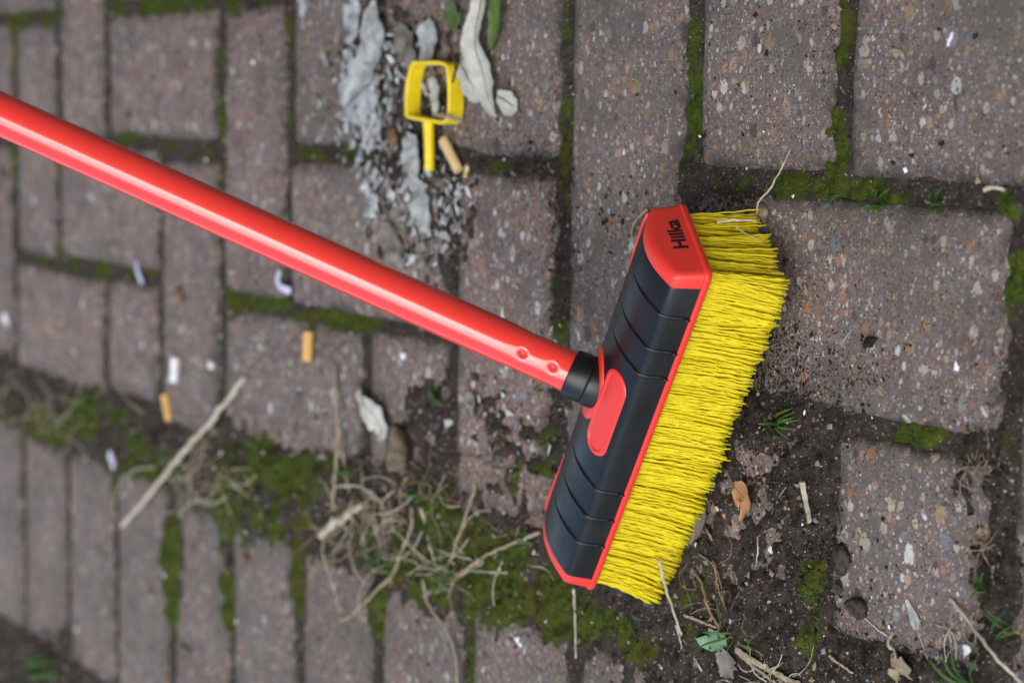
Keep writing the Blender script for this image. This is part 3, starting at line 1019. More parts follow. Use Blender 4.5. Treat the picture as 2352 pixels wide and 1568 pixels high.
# --- yellow toy spade handle: a moulded loop with a stub of shaft
def toy_handle():
    h0 = 0.0035
    # outline of the loop's upper edge, in pixels (2352)
    outer = [(948, 140), (1016, 142), (1030, 164), (1033, 215), (1031, 266), (1018, 285), (990, 282), (938, 272), (930, 255), (932, 200), (939, 160)]
    zc = 0.0
    pts = []
    for (x, y) in outer:
        p = G(x, y, 0.011)
        pts.append(p)
    pts = np.array(pts)
    loop_ = spline(np.vstack([pts, pts[:1]]), 61)[:-1]
    cen = loop_.mean(0)
    n = len(loop_)
    T = np.roll(loop_, -1, 0) - np.roll(loop_, 1, 0)
    T[:, 2] = 0; T /= np.linalg.norm(T, axis=1)[:, None]
    S_ = np.cross(T, [0, 0, 1.0])
    sgn = np.sign(((cen - loop_) * S_).sum(1).mean())
    S_ *= sgn                                  # inwards
    # band: thin in plan, tall like a strap
    sec = [(0.0, 0.0), (0.0004, 0.0004), (0.0017, 0.0004), (0.0021, 0.0), (0.0021, -0.0088), (0.0017, -0.0092), (0.0004, -0.0092), (0.0, -0.0088)]
    V_ = np.vstack([loop_ + S_ * a_ + np.array([0, 0, b_]) for a_, b_ in sec])
    F_ = []
    m_ = len(sec)
    for k_ in range(m_):
        k2 = (k_ + 1) % m_
        for i in range(n):
            j = (i + 1) % n
            F_.append((k_ * n + i, k_ * n + j, k2 * n + j, k2 * n + i))
    org = np.array([cen[0], cen[1], 0.0])
    root = empty('toy_spade_handle', org)
    tag(root, 'broken yellow plastic toy spade handle lying among grey leaves', 'toy handle')
    make('grip', V_, F_, M['yellow'], root, org, True, 40)
    C_ = spline([G(984, 276, 0.0068), G(986, 330, 0.0066), G(987, 392, 0.0062)], 14)
    V_, F_ = tube_arrays(C_, np.linspace(0.0031, 0.0028, 14), 20)
    make('shaft', V_, F_, M['yellow'], root, org, True, 50)
toy_handle()

# --- dead leaves round the toy
leaf('leaf', 'large pale grey dead leaf with dark holes left of the yellow toy', 'leaf',
     [(868, 2, 3, 3, 3), (862, 50, 4, 12, 10), (858, 100, 4.5, 15, 12), (842, 150, 4, 12, 10), (825, 195, 3, 7, 6), (808, 240, 2, 1, 1)], 'grey_leaf', 30, 15, 1.5, 0.0032, ragged=.035)
leaf('leaf', 'long pale curled leaf with a midrib, right of the yellow toy', 'leaf',
     [(1112, -12, 6, 5, 5), (1103, 40, 7, 7, 6), (1095, 100, 6, 6, 9), (1108, 160, 5, 10, 8), (1120, 205, 4, 9, 7), (1134, 240, 3, 5, 5), (1148, 268, 1.5, 1, 1)], 'pale_leaf', 34, 13, 2.2, 0.0014, ragged=0.07)
leaf('leaf', 'torn pale leaf flap folded out beside the yellow toy', 'leaf',
     [(1060, 150, 4, 4, 4), (1078, 175, 4, 8, 8), (1098, 205, 3, 8, 8), (1112, 225, 2, 4, 4)], 'pale_leaf', 16, 9, 1.0, 0.0015)
leaf('leaf', 'small pale leaf scrap at the tip of the long curled leaf', 'leaf',
     [(1148, 220, 2, 3, 3), (1165, 232, 3, 6, 6), (1180, 243, 2.5, 7, 6), (1194, 240, 1, 3, 3)], 'pale_leaf', 14, 9, 0.5, 0.0015)
leaf('leaf', 'narrow green and brown leaf at the picture edge above the long curled leaf', 'leaf',
     [(1152, -15, 3, 5, 5), (1146, 30, 4, 6, 6), (1140, 75, 3, 5, 5), (1133, 115, 1.5, 1, 1)], 'green_leaf', 18, 9, 2.0, 0.001, ragged=.05)
leaf('leaf', 'tiny bright green leaf above the yellow toy', 'leaf',
     [(1028, 28, 2, 2, 2), (1040, 36, 4, 7, 7), (1055, 34, 4, 6, 6), (1062, 26, 2, 1, 1)], 'green_leaf', 12, 7, 1.0, 0.001, ragged=.04)
GL = [((925, 60), (940, 110), (955, 160), 9, 'dark_leaf', 'brownish grey leaf standing between two pale ones above the toy'),
      ((985, 50), (990, 100), (985, 150), 11, 'grey_leaf', 'rounded grey leaf just above the yellow toy grip'),
      ((1003, 178), (1008, 215), (1016, 260), 5, 'pale_leaf', 'white leaf sliver seen through the yellow grip'),
      ((940, 310), (955, 360), (965, 410), 9, 'grey_leaf', 'grey leaf strip beside the yellow shaft'),
      ((955, 400), (975, 470), (1000, 540), 9, 'grey_leaf', 'grey leaf strip pointing at the red handle'),
      ((885, 510), (905, 560), (935, 600), 8, 'dark_leaf', 'dark grey leaf tatter just above the red handle'),
      ((915, 1000), (930, 1030), (935, 1060), 5, 'dark_leaf', 'brown leaf bit tucked under the brown pebble'),
      ((1090, 900), (1092, 930), (1095, 960), 5, 'dark_leaf', 'narrow grey-brown leaf on soil left of the head')]
for (p0, p1, p2, wd, mt, lb) in GL:
    leaf('leaf', lb, 'leaf', [(*p0, 1.0, wd * .35, wd * .35), ((p0[0] + p1[0]) / 2, (p0[1] + p1[1]) / 2, 2.2, wd * .9, wd * .8), (*p1, 2.6, wd, wd), ((p1[0] + p2[0]) / 2, (p1[1] + p2[1]) / 2, 2.2, wd * .7, wd * .8), (*p2, 0.8, wd * .2, wd * .3)],
         mt, 30, 13, 1.0, 0.0036, ragged=0.08)
leaf('leaf', 'rust-brown torn leaf on dark soil right of the bristles', 'leaf', [(1688, 1118, 2.5, 3, 3), (1702, 1132, 3.5, 6, 6), (1711, 1150, 3.5, 5.5, 4.5), (1712, 1172, 3, 2.6, 2.2), (1707, 1196, 2, 1.2, 1)], 'rust_leaf', 22, 11, .8, .0012, ragged=.09)
leaf('leaf', 'pale tan leaf stuck under the bristle tips', 'leaf', [(1590, 1250, 1, 2, 2), (1600, 1215, 2, 4, 4), (1612, 1185, 2, 4, 4), (1618, 1160, 1, 2, 2)], 'dark_leaf', 14, 7, .8, .001)
leaf('leaf', 'sage green torn leaf piece below the bristles', 'leaf', [(1612, 1462, 1, 4, 4), (1630, 1468, 1.5, 5, 5), (1650, 1470, 1.5, 5, 5), (1672, 1472, 1, 3, 2)], 'sage_leaf', 14, 9, .4, .0008, ragged=.15)
leaf('leaf', 'greyish crumpled leaf below the sage green piece', 'leaf', [(1680, 1495, 1, 4, 4), (1678, 1515, 3, 7, 7), (1675, 1540, 2, 5, 5), (1670, 1552, 1, 2, 2)], 'dark_leaf', 14, 9, 1, .002, ragged=.2)
leaf('leaf', 'pale crumpled leaf scrap on the brick near the bottom edge', 'leaf', [(2055, 1525, 1, 4, 4), (2075, 1535, 3, 6, 6), (2085, 1550, 2, 4, 4)], 'straw', 12, 9, 1, .002, ragged=.2)
leaf('leaf', 'white crinkled leaf scrap above the brown pebble', 'leaf', [(830, 895, 1, 2, 2), (845, 925, 3, 5, 5), (865, 955, 5, 9, 9), (882, 985, 3, 8, 8), (875, 1000, 1, 2, 2)], 'pale_leaf', 22, 11, 1.5, .003, ragged=.08)
leaf('feather', 'small translucent grey feather on the brick at lower right', 'feather', [(2085, 1375, .5, .8, .8), (2095, 1400, .8, 1.8, 1.8), (2105, 1425, 1, 2.6, 2.6), (2108, 1445, .6, 1.2, 1.2)], 'grey_leaf', 14, 7, .5, .0004)

# --- crumbled leaf flakes between the leaves: too many to count
def flakes():
    rg = np.random.default_rng(77)
    Vs, Fs, b = [], [], 0
    zones = [(860, 300, 70, 130, 130), (900, 150, 80, 100, 90), (930, 440, 80, 100, 150), (960, 560, 70, 70, 100), (800, 200, 50, 110, 60), (1040, 480, 40, 80, 50), (1190, 790, 60, 80, 45), (1150, 960, 110, 90, 30)]
    for (x, y, rx, ry, n) in zones:
        for _ in range(n):
            px, py = x + rg.normal(0, rx * .62), y + rg.normal(0, ry * .62)
            p = gpt(px, py, 0.0006 + abs(rg.normal(0, .0012)))
            m_ = rg.integers(5, 8)
            R0 = 0.0012 + 0.0042 * rg.random() ** 2.2
            th_ = np.sort(rg.uniform(0, 6.283, m_))
            rr = R0 * rg.uniform(.5, 1.2, m_)
            tx, ty = rg.normal(0, .35, 2)
            ex, ey = rr * np.cos(th_) * rg.uniform(.5, 1), rr * np.sin(th_)
            ring_ = np.column_stack([ex, ey, ex * tx + ey * ty]) + p
            top_ = ring_ + [0, 0, 0.0004]
            cen_ = top_.mean(0) + [0, 0, rg.uniform(-.0004, .0009)]
            Vs.append(np.vstack([ring_, top_, cen_[None]]))
            for q in range(m_):
                q2 = (q + 1) % m_
                Fs += [(b + q, b + q2, b + m_ + q2), (b + q, b + m_ + q2, b + m_ + q), (b + m_ + q, b + m_ + q2, b + 2 * m_)]
            b += 2 * m_ + 1
    m, t, bs = new_mat('leaf_flake')
    geo = N(t, 'ShaderNodeNewGeometry')
    t.links.new(ramp(t, [(0, (0.33, 0.35, 0.34)), (.3, (0.44, 0.46, 0.45)), (.5, (0.24, 0.24, 0.225)), (.72, (0.15, 0.13, 0.11)), (.9, (0.52, 0.53, 0.51))], geo.outputs['Random Per Island'], 'CONSTANT'), bs.inputs['Base Color'])
    bs.inputs['Roughness'].default_value = 0.85
    o = big_mesh('leaf_litter', np.vstack(Vs), np.array(Fs), m)
    o.data.polygons.foreach_set('use_smooth', np.zeros(len(Fs), dtype=bool))
    tag(o, 'crumbled grey leaf flakes spread round the yellow toy', 'leaf litter', kind='stuff')
flakes()

def crust():
    """thin cracked sheet of rotted leaf, ragged and holed"""
    st_ = 0.0012
    xs = np.arange(0.10, 0.62, st_); ys = np.arange(-0.25, 0.03, st_)
    XX, YY = np.meshgrid(xs, ys, indexing='ij')
    px, py = to_px(np.stack([XX, YY, np.full_like(XX, 0.003)], -1))
    mask = np.full_like(XX, -1.0)
    for (x, y, rx, ry, a_) in ((862, 250, 62, 110, 1), (800, 190, 34, 90, .75), (905, 330, 50, 70, .9), (870, 440, 45, 70, .8), (965, 470, 45, 90, .95), (1000, 560, 45, 60, .7), (905, 570, 45, 60, .7), (945, 610, 35, 30, .7), (1030, 605, 32, 40, .9), (980, 100, 40, 60, .7), (808, 30, 22, 60, .7), (1190, 715, 30, 26, .8), (1195, 865, 36, 26, .8), (1130, 830, 34, 24, .6), (690, 5, 14, 40, .8)):
        mask = np.maximum(mask, a_ - (((px - x) / rx) ** 2 + ((py - y) / ry) ** 2))
    nz = vnoise(XX, YY, 0.016, 61, 4, 0.65)
    cr = np.abs(vnoise(XX, YY, 0.012, 62, 2, 0.6))
    keep = (mask + nz * 0.8 > 0.10) & (cr > 0.022)
    fold = vnoise(XX * 0.7 + YY * 0.7, (YY * 0.7 - XX * 0.7) * .35, 0.007, 63, 2, 0.6)
    gz = np.vectorize(ground_z)(XX, YY)
    ZZ = gz + 0.0016 + 0.0022 * np.clip(fold + .2, -0.5, 1) + 0.0009 * vnoise(XX, YY, 0.004, 64, 1)
    ZZ = np.maximum(ZZ, gz + 0.0003)
    a2, b2 = XX.shape
    ids = np.arange(a2 * b2).reshape(a2, b2)
    fk = keep[:-1, :-1] & keep[1:, :-1] & keep[1:, 1:] & keep[:-1, 1:]
    Q = np.stack([ids[:-1, :-1], ids[1:, :-1], ids[1:, 1:], ids[:-1, 1:]], -1)[fk]
    used = np.unique(Q)
    remap = np.full(a2 * b2, -1); remap[used] = np.arange(len(used))
    Vt = np.stack([XX, YY, ZZ], -1).reshape(-1, 3)[used]
    Vt[:, :2] += np.random.default_rng(5).normal(0, .00025, (len(used), 2))
    Q = remap[Q]
    o = big_mesh('leaf_crust', Vt, Q, M['crust'])
    md = o.modifiers.new('thickness', 'SOLIDIFY')
    md.thickness = 0.0004
    md.offset = -1
    tag(o, 'flaky grey crust of rotted leaves left of the yellow toy', 'leaf litter', kind='stuff')
crust()

# --- stones, clods, chips
lump('pebble', 'brown oval pebble lying below the white leaf scrap', 'pebble', 905, 1030, 15, 11.5, 9.5, 1.85, 'stone', 5, sink=.1, rough=.10)
lump('stone', 'small black stone on the brick right of the bristles', 'stone', 1994, 790, 4, 3.2, 3, .3, 'clod', 6)
lump('clod', 'round dark soil clod on the brick at lower right', 'clod', 1970, 1392, 6.5, 6, 5, 0, 'lump', 7, sink=.2)
lump('clod', 'dark soil lump on the edge of the brick below the wood sliver', 'clod', 1930, 1288, 8, 8, 4.5, 0, 'lump', 8, sink=.4)
lump('clod', 'small dark crumb on the brick between lump and round clod', 'clod', 1925, 1345, 4, 3.4, 2.6, 0, 'lump', 9)
lump('stone', 'pale round stone half bedded beside the top bristles', 'stone', 1752, 492, 4, 5, 3, .4, 'straw', 10, sink=.5)
lump('pebble', 'white pebble in the far joint near the left tan strip', 'pebble', 485, 838, 3.4, 3.4, 3, 0, 'white', 11)
lump('pebble', 'white round pebble just below the red handle', 'pebble', 927, 815, 3, 3, 2.8, 0, 'white', 12)
lump('chip', 'angular white chip on the border brick at the bottom', 'chip', 1188, 1468, 3.6, 4.6, 2, .6, 'white', 13, rough=.3)
lump('chip', 'white speck-shaped chip at lower right grass', 'chip', 2225, 1490, 2.6, 3.2, 1.8, .2, 'white', 14, rough=.3)
lump('petal', 'lilac-white petal in the joint left of the toy', 'petal', 822, 368, 4, 3.4, 1.6, .5, 'lilac', 15, rough=.3)
lump('pod', 'dark brown pod on a far brick', 'pod', 412, 674, 4.5, 8.5, 3.5, .1, 'brown', 16)
lump('pod', 'dark reddish seed on a border brick', 'pod', 563, 1284, 5, 4, 3.5, .1, 'brown', 17)
lump('chip', 'white-blue chip at the far left picture edge', 'chip', 12, 728, 5, 9, 2.5, .2, 'white', 18, rough=.2)
lump('chip', 'pale bluish chip at the edge of the border course', 'chip', 258, 1055, 4, 8, 2.5, .2, 'lilac', 19, rough=.2)
lump('bark', 'orange-brown bark bit among the grey leaf shreds', 'bark', 900, 322, 6, 14, 3.5, 0.55, 'brown', 20, sink=.1, rough=.22)
lump('chip', 'flat pale stone chip on the top right brick', 'chip', 2065, 120, 3.3, 4.6, 1.2, .5, 'straw', 31, rough=.3)
lump('chip', 'bright white chip on the top right brick', 'chip', 2180, 88, 3, 2.6, 1.2, .5, 'white', 32, rough=.4)
lump('chip', 'pale yellow chip on the brick above the moss joint', 'chip', 1745, 112, 2, 2.8, 1.2, .2, 'pale_straw', 33, rough=.3)
lump('chip', 'white chip on the big brick beside the right joint', 'chip', 2195, 845, 1.7, 3, 1.2, .2, 'white', 34, rough=.3)
lump('chip', 'orange chip on the big brick beside the right joint', 'chip', 2240, 783, 2.4, 1.7, 1, .2, 'rust_leaf', 35, rough=.3)

def strip(name, label, cat, p0, p1, wmm, mat, tmm=0.9, hgt=0.8, tilt=0.0):
    a_ = gpt(*p0, hgt / 1000); b_ = gpt(*p1, (hgt + tilt) / 1000)
    n = 7
    d = (b_ - a_); T = d / np.linalg.norm(d)
    S_ = np.cross(T, [0, 0, 1.0]); S_ /= np.linalg.norm(S_)
    U = np.cross(S_, T)
    V_ = []
    for i in range(n):
        f = i / (n - 1)
        c_ = a_ + d * f + U * 0.0010 * math.sin(f * 3.1)
        for sx, sz in ((-1, 0), (-1, 1), (-.33, 1.25), (.33, 1.25), (1, 1), (1, 0)):
            V_.append(c_ + S_ * sx * wmm / 2000 + U * sz * tmm / 1000)
    V_ = np.array(V_)
    F_ = []
    for i in range(n - 1):
        for k_ in range(6):
            F_.append((i * 6 + k_, i * 6 + (k_ + 1) % 6, (i + 1) * 6 + (k_ + 1) % 6, (i + 1) * 6 + k_))
    F_ += [tuple(range(6))[::-1], tuple((n - 1) * 6 + q for q in range(6))]
    org = V_.mean(0); org[2] = V_[:, 2].min()
    o = make(name, V_, F_, M[mat], None, org, True, 40)
    return tag(o, label, cat)
def butt(label, p0, p1, r_mm, mat, squash=.9, h0=0.0, h1=0.0):
    return stick('cigarette_butt', label, 'butt', [(*p0, h0), ((p0[0] + p1[0]) / 2, (p0[1] + p1[1]) / 2, (h0 + h1) / 2), (*p1, h1)], r_mm / 1000, r_mm * .97 / 1000, mat, k=18, n=9, squash=squash, rough=.015, jit=.01)
butt('cream flattened butt leaning beside the yellow shaft', (1018, 322), (1054, 392), 3.4, 'cream', .75, 2.5, 1)
butt('cream butt scrap at the end of the flattened butt', (1074, 380), (1068, 406), 1.7, 'cream', .6)
butt('ochre butt lying on a brick below the red handle', (709, 760), (706, 828), 3.7, 'tan')
butt('tan butt beside the mossy gap at left', (377, 908), (388, 966), 4.0, 'tan', .6)
butt('white butt on the brick left of the straw stalk', (402, 820), (400, 876), 3.4, 'white')
strip('paper_strip', 'thin bluish white paper curl across a far joint', 'paper', (314, 602), (328, 650), 4.2, 'lilac', .8, .8)
strip('paper_strip', 'white curled paper bit just under the handle shadow side', 'paper', (644, 622), (640, 656), 4.0, 'lilac', .8, 1.2)
strip('paper_strip', 'white bent paper end below the curled bit', 'paper', (642, 656), (668, 668), 4.5, 'lilac', .8, 1.2)

# --- straws, twigs and roots that can be told apart
stick('straw', 'thick long straw stalk lying diagonally over the mossy gap', 'straw', [(280, 1206, 1), (350, 1125, 4), (425, 1035, 6), (500, 945, 4), (562, 868, 1)], 0.0022, 0.0020, 'pale_straw', k=10, n=26, squash=.9, rough=.08)
stick('straw', 'pale straw sticking out under the lower red end cap', 'straw', [(1318, 1352, 4), (1321, 1420, 2), (1322, 1510, .5)], 0.0008, 0.0005, 'pale_straw')
stick('straw', 'pale straw caught in the lowest bristles pointing to the bottom', 'straw', [(1512, 1285, 14), (1532, 1360, 7), (1556, 1430, 3), (1575, 1475, 1), (1612, 1540, .5)], 0.0009, 0.0005, 'pale_straw', n=24)
stick('straw', 'short second straw parallel to the one at the lowest bristles', 'straw', [(1552, 1435, 3), (1563, 1470, 1), (1566, 1490, .4)], 0.0006, 0.0003, 'pale_straw')
stick('straw', 'thin bent straw rising from the topmost bristles', 'straw', [(1737, 492, 6), (1744, 462, 9), (1768, 435, 10), (1785, 405, 12), (1815, 345, 14)], 0.0006, 0.0003, 'pale_straw', n=24)
stick('straw', 'forked straw running left from the lower end cap', 'straw', [(1240, 1222, 3), (1195, 1240, 2), (1150, 1258, 2), (1105, 1282, 2), (1060, 1315, 1.5), (1010, 1345, 1), (972, 1370, .5)], 0.0010, 0.0008, 'straw', n=30)
stick('straw', 'curved side branch of the forked straw', 'straw', [(1102, 1283, 2), (1110, 1292, 2), (1090, 1302, 1.5), (1055, 1325, 1), (1000, 1362, .8)], 0.0008, 0.0005, 'straw')
stick('straw', 'slanting straw on the moss left of the head', 'straw', [(1091, 1085, 1), (1090, 1120, 2), (1078, 1160, 2.5), (1050, 1240, 2), (1020, 1322, .5)], 0.0011, 0.0008, 'straw', n=24)
stick('straw', 'straight straw beside the slanting one on the moss', 'straw', [(968, 1165, 1), (980, 1215, 1.5), (1000, 1298, .5)], 0.0012, 0.0009, 'pale_straw')
stick('twig', 'thick pale broken stem in the gap', 'twig', [(738, 1228, 1), (765, 1205, 3), (800, 1180, 3), (835, 1158, 1.5)], 0.0030, 0.0022, 'pale_straw', k=10, rough=.1)
stick('straw', 'upright thin straw below the ochre card', 'straw', [(768, 840, 1), (772, 920, 5), (776, 985, 5), (790, 1060, 3), (802, 1128, 1)], 0.0012, 0.0009, 'straw', n=24)
stick('straw', 'second thin straw crossing the upright one', 'straw', [(778, 985, 4), (772, 1060, 4), (765, 1140, 3), (758, 1240, 1)], 0.0016, 0.0012, 'straw', n=22)
stick('twig', 'grey root bending through the lower gap', 'twig', [(945, 1165, 1), (945, 1210, 2), (925, 1260, 2), (900, 1320, 2), (860, 1360, 2), (810, 1410, 1), (780, 1425, .6)], 0.0013, 0.0009, 'straw', n=28)
stick('straw', 'long straw from the gap lying over the border brick', 'straw', [(970, 1330, 1), (985, 1390, 1.5), (1030, 1455, 1.5), (1048, 1520, 1), (1050, 1575, .5)], 0.0009, 0.0007, 'straw', n=24)
stick('wood_sliver', 'pale wood sliver upright on the dark soil', 'wood', [(1842, 1106, 5), (1850, 1145, 6.5), (1860, 1198, 5)], 0.0019, 0.0014, 'pale_straw', k=8, squash=.5, rough=.05, jit=.05)
stick('straw', 'long pale straw crossing the bottom right corner', 'straw', [(2184, 1376, 1), (2230, 1432, 6), (2280, 1500, 8), (2330, 1552, 8), (2360, 1585, 7)], 0.0008, 0.0007, 'pale_straw', n=24)
stick('straw', 'short thick straw on the soil right of the lowest bristles', 'straw', [(1617, 1205, .5), (1628, 1225, 1.2), (1642, 1248, .5)], 0.0006, 0.0004, 'straw')
stick('straw', 'thin pale curved straw on the dark soil', 'straw', [(1740, 1232, .5), (1741, 1262, 1), (1736, 1300, .4)], 0.0005, 0.0003, 'pale_straw')
stick('root', 'branching brown root left of the grass blades', 'root', [(1590, 1305, 1), (1612, 1340, 3), (1625, 1390, 3), (1645, 1430, 2), (1660, 1465, 1)], 0.0008, 0.0007, 'root', n=24)
stick('root', 'wavy brown root beside the branching one', 'root', [(1605, 1272, .6), (1640, 1300, 2), (1648, 1345, 2.5), (1668, 1400, 2), (1680, 1440, 1)], 0.0005, 0.0005, 'root', n=24)
stick('root', 'third thin root joining at the grass blades', 'root', [(1640, 1290, .6), (1655, 1340, 2), (1665, 1395, 2.5), (1690, 1450, 1)], 0.0005, 0.0004, 'root', n=24)
stick('straw', 'short tan straw crossing the roots', 'straw', [(1572, 1412, .8), (1605, 1424, 1.5), (1645, 1440, .8)], 0.0008, 0.0005, 'straw')
stick('straw', 'flattened straw bundle at the bottom edge', 'straw', [(1690, 1492, 1), (1735, 1520, 2), (1790, 1548, 2), (1850, 1580, 1)], 0.0018, 0.0012, 'straw', n=24, squash=.5)
stick('straw', 'thin straw alongside the flattened bundle', 'straw', [(1700, 1505, 1), (1750, 1545, 2), (1800, 1580, 1)], 0.0008, 0.0006, 'straw')
stick('straw', 'curled dry straw on the brick near the feather', 'straw', [(2052, 1450, .6), (2040, 1475, 2), (2055, 1500, 2), (2068, 1545, .8)], 0.0010, 0.0006, 'straw', squash=.5)
stick('straw', 'thin pale straw running from the round clod', 'straw', [(1980, 1412, .5), (2010, 1440, 1), (2045, 1465, .5)], 0.0005, 0.0004, 'pale_straw')
stick('straw', 'bent straw end at the bottom below the dark soil', 'straw', [(1905, 1505, .5), (1930, 1525, 1.5), (1960, 1545, .5)], 0.0008, 0.0005, 'straw')
stick('twig', 'dark twig leaning on the right side of the yellow grip', 'twig', [(1030, 95, 4), (1044, 130, 10), (1046, 160, 13), (1040, 190, 12.5)], 0.0011, 0.0008, 'twig')
stick('straw', 'pale split straw lying over the lower right of the yellow grip', 'straw', [(995, 262, 12), (1025, 268, 13), (1062, 276, 11)], 0.0010, 0.0012, 'straw', squash=.6)
stick('twig', 'thin twig from the grip towards the joint', 'twig', [(1058, 280, 4), (1072, 305, 2), (1080, 330, .8)], 0.0006, 0.0004, 'root')
stick('twig', 'dark stem behind the red handle among leaf strips', 'twig', [(1000, 510, 1), (1015, 545, 2), (1040, 572, 1)], 0.0009, 0.0006, 'twig')
stick('straw', 'bent straw behind the upper red end cap', 'straw', [(1487, 480, 2), (1462, 505, 3), (1450, 530, 2), (1455, 560, 1)], 0.0007, 0.0005, 'straw')
stick('straw', 'straw bit caught across the top bristles', 'straw', [(1648, 510, 36), (1685, 505, 32), (1738, 506, 24)], 0.0007, 0.0004, 'pale_straw')
stick('straw', 'thin branched straw lying on the top bristles', 'straw', [(1690, 520, 32), (1710, 535, 29), (1752, 555, 22)], 0.0004, 0.0003, 'straw')
stick('straw', 'short straw on the big brick right of the bristles', 'straw', [(1935, 785, .3), (1946, 770, .8), (1958, 756, .3)], 0.0006, 0.0003, 'straw')
stick('straw', 'small pale straw in the mossy joint at right', 'straw', [(2262, 436, 1), (2280, 430, 1.5), (2305, 434, .6)], 0.0009, 0.0006, 'pale_straw')

def tangle(name, label, x, y, rx, ry, n, mats, seed, hmax=9, rad=(0.0003, 0.0007), length=(40, 110)):
    """a small clump of dry stems sharing one crown"""
    rg = np.random.default_rng(seed)
    c0 = gpt(x, y, 0)
    root = empty(name, c0)
    tag(root, label, 'dry grass')
    for i in range(max(8, int(n * .8))):
        px, py = x + rg.normal(0, rx * .5), y + rg.normal(0, ry * .5)
        a_ = rg.uniform(0, 6.28); Ln = rg.uniform(*length)
        pts = []
        bend = rg.normal(0, .7)
        for f in (0, .33, .66, 1.0):
            aa = a_ + bend * f
            pts.append((px + math.cos(aa) * Ln * (f - .5) * .8, py + math.sin(aa) * Ln * (f - .5), rg.uniform(.3, hmax) * math.sin(math.pi * (0.15 + .7 * f))))
        stick('stem', None, None, pts, rg.uniform(*rad) * .55, None, rg.choice(mats), k=6, n=12, squash=rg.uniform(.35, .9), parent=root)
    return root
tangle('dry_grass_clump', 'tangled dry grass on the right brick edge', 2245, 1070, 45, 50, 26, ['straw', 'straw', 'root'], 1, 7, (.0002, .0005), (30, 80))
tangle('dry_grass_clump', 'dry grass tuft above the bottom right grass', 2240, 1250, 40, 60, 26, ['straw', 'straw', 'root'], 2, 7, (.0002, .0005), (30, 80))
tangle('dry_grass_clump', 'dry grass lying at the bottom right around the white speck chip', 2190, 1450, 60, 55, 16, ['straw', 'pale_straw'], 3, 6, (.0003, .0007), (50, 110))
tangle('dry_grass_clump', 'pale dry grass mat where the straw stalk crosses the gap', 450, 1100, 120, 70, 46, ['straw', 'pale_straw', 'straw'], 4, 10, (.0004, .0010), (60, 170))
tangle('dry_grass_clump', 'dry grass mat beside the thick pale stem', 840, 1215, 170, 90, 70, ['straw', 'pale_straw', 'root', 'straw'], 5, 10, (.0004, .0010), (60, 190))
tangle('dry_grass_clump', 'dry grass and roots below the brown pebble', 970, 1130, 170, 110, 50, ['straw', 'root', 'twig'], 6, 7, (.0003, .0009), (50, 150))
tangle('dry_grass_clump', 'sparse dry grass at the far left end of the gap', 110, 950, 160, 80, 26, ['straw', 'pale_straw'], 7, 10, (.0005, .0010), (60, 150))
tangle('dry_grass_clump', 'thin dry stems on the moss under the forked straw', 1060, 1310, 150, 70, 34, ['straw', 'pale_straw', 'root'], 13, 7, (.0003, .0008), (50, 140))
tangle('dry_grass_clump', 'fine roots between bristles and sage green leaf', 1640, 1390, 90, 80, 22, ['root', 'straw', 'root'], 8, 5, (.0002, .0005), (40, 110))
tangle('dry_grass_clump', 'straw litter at the bottom edge right of the grey leaf', 1760, 1530, 80, 40, 16, ['straw', 'pale_straw'], 9, 5, (.0003, .0008), (40, 120))
tangle('dry_grass_clump', 'thin roots on the soil beside the wood sliver', 1800, 1150, 80, 110, 16, ['root', 'twig', 'straw'], 10, 4, (.0002, .0005), (30, 80))
tangle('fibre_wisp', 'grey fibre wisp caught in the lower bristle tips', 1535, 1270, 18, 20, 22, ['twig', 'straw', 'root'], 11, 12, (.00015, .0003), (20, 50))
tangle('dry_grass_clump', 'sparse roots on the soil left of the black head', 1150, 1080, 100, 90, 20, ['root', 'straw', 'twig'], 12, 5, (.0003, .0007), (40, 100))

def tuft(label, x, y, blades, seed, mat='grass'):
    """blades: (end x, end y, tip height mm, width mm)"""
    rg = np.random.default_rng(seed)
    p0 = gpt(x, y, -0.001)
    root = empty('grass_tuft', p0)
    tag(root, label, 'grass')
    for (ex, ey, hh, wd) in blades:
        e = gpt(ex, ey, hh / 1000)
        s0 = p0 + np.array([rg.normal(0, .0012), rg.normal(0, .0012), 0])
        mid = (s0 + e) / 2 + np.array([0, 0, 0.35 * np.linalg.norm(e - s0) * .5 + .001])
        C_ = spline([s0, mid, e], 9)
        T = np.gradient(C_, axis=0)
        S_ = np.cross(T, [0, 0, 1.0]); S_ /= np.linalg.norm(S_, axis=1)[:, None] + 1e-9
        wv = np.array([.55, .8, .95, 1, .95, .85, .65, .4, .06]) * wd / 2000
        V_ = []
        for i in range(9):
            V_ += [C_[i] - S_[i] * wv[i], C_[i] + np.array([0, 0, -wv[i] * .45]), C_[i] + S_[i] * wv[i], C_[i] + np.array([0, 0, -wv[i] * .45 - .00018])]
        F_ = []
        for i in range(8):
            for k_ in range(4):
                F_.append((i * 4 + k_, i * 4 + (k_ + 1) % 4, i * 4 + 4 + (k_ + 1) % 4, i * 4 + 4 + k_))
        make('blade', np.array(V_), F_, M[mat], root, p0)
    return root
def fan(x, y, n, ln, a0, a1, seed, hh=10, wd=1.4):
    rg = np.random.default_rng(seed)
    return [(x + math.cos(math.radians(a)) * ln * (s := rg.uniform(.55, 1.1)), y + math.sin(math.radians(a)) * ln * s, rg.uniform(.3, 1) * hh, wd * rg.uniform(.7, 1.15)) for a in rg.uniform(a0, a1, n)]
tuft('small grass tuft in the mossy joint, leftmost of three', 1912, 462, fan(1912, 462, 6, 32, 170, 330, 1, 6, 1.0), 1)
tuft('grass tuft in the mossy joint, middle of three', 2030, 470, fan(2030, 470, 9, 46, 120, 330, 2, 8, 1.4), 2)
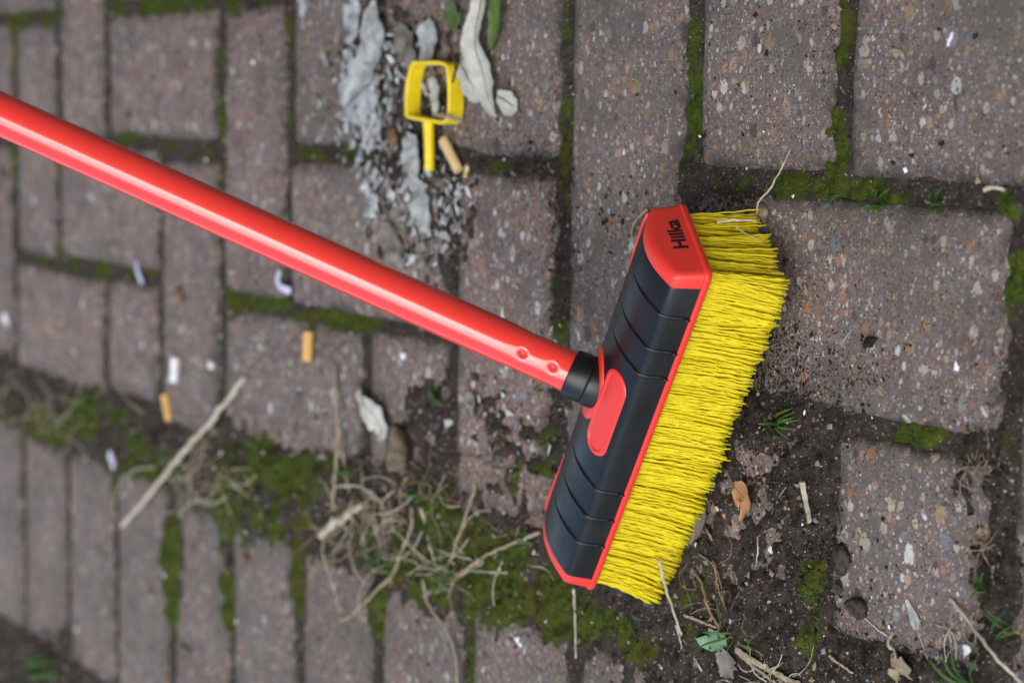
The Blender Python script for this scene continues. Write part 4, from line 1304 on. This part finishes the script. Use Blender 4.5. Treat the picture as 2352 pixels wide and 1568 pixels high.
tuft('grass tuft in the mossy joint, rightmost of three', 2160, 470, fan(2160, 470, 9, 38, 100, 320, 3, 8, 1.3), 3)
tuft('single grass plant by the bristles on dark soil', 1790, 972, fan(1790, 972, 11, 46, -10, 360, 4, 9, 1.3), 4)
tuft('long-bladed grass sprout below the bristles', 1698, 1455, [(1655, 1368, 16, 1.3), (1610, 1450, 8, 1.2), (1600, 1488, 3, 1.1), (1670, 1520, 3, .9)], 5)
tuft('pair of green blades right of the long-bladed sprout', 1745, 1498, [(1712, 1408, 16, 1.6), (1748, 1448, 9, 1.1), (1722, 1480, 5, 1.6), (1700, 1478, 4, 2.0)], 6)
tuft('grass clump at the right picture edge', 2275, 1350, fan(2275, 1350, 10, 50, 120, 260, 7, 12, 1.4) + [(2330, 1460, 18, 1), (2325, 1440, 22, 1)], 7)
tuft('green shoots at the right edge below the grass clump', 2300, 1475, [(2335, 1430, 12, 1.2), (2310, 1400, 14, 1.2), (2360, 1440, 8, 1.2), (2295, 1420, 12, 1)], 8)
tuft('long green blades at the bottom right corner', 2270, 1600, [(2130, 1510, 14, 1.8), (2160, 1500, 18, 1.8), (2180, 1480, 20, 1.6), (2230, 1520, 14, 1.5), (2200, 1560, 10, 1.6), (2250, 1500, 18, 1.4), (2140, 1560, 8, 1.5)], 9)
tuft('green blades on the soil left of the head', 985, 1140, [(975, 1090, 8, 1.8), (925, 1135, 5, 1.6), (950, 1155, 5, 1.6), (990, 1100, 10, 2.0), (1010, 1165, 4, 1.4)], 10)
tuft('tiny green weed below the handle collar', 1004, 905, fan(1004, 905, 7, 30, 60, 300, 11, 7, 2.2), 11)
tuft('green blades just under the handle near the collar', 1250, 885, fan(1250, 885, 5, 26, 100, 260, 12, 6, 1.3), 12)
tuft('thin grass under the lowest bristles', 1450, 1400, [(1452, 1450, 2, 1.2), (1462, 1462, 1, 1.0), (1440, 1430, 3, 1.2), (1475, 1425, 2, 1.3)], 13)
tuft('grass sprout beside the lower red end cap', 1215, 1240, fan(1215, 1240, 7, 36, 40, 300, 14, 7, 1.2), 14)
tuft('green blades in the straw mat below the forked straw', 1030, 1350, fan(1030, 1350, 9, 55, 150, 360, 15, 9, 1.5), 15)
tuft('sparse green blades beside the thick pale stem', 870, 1290, fan(870, 1290, 8, 50, 0, 360, 16, 9, 1.6), 16)
tuft('green blades where the straw stalk crosses the gap', 410, 1060, fan(410, 1060, 8, 50, 0, 360, 17, 12, 2.2), 17)
tuft('green weed in the far bottom left corner', 95, 1545, fan(95, 1545, 14, 60, 160, 380, 18, 22, 3.2), 18)
tuft('green blades at the left end of the gap', 200, 925, fan(200, 925, 7, 40, 0, 360, 19, 10, 2.2), 19)
tuft('sprigs of green beside the crossing thin straws', 790, 1075, fan(790, 1075, 8, 40, 0, 360, 20, 10, 1.8), 20)
print('bricks', n_bricks)
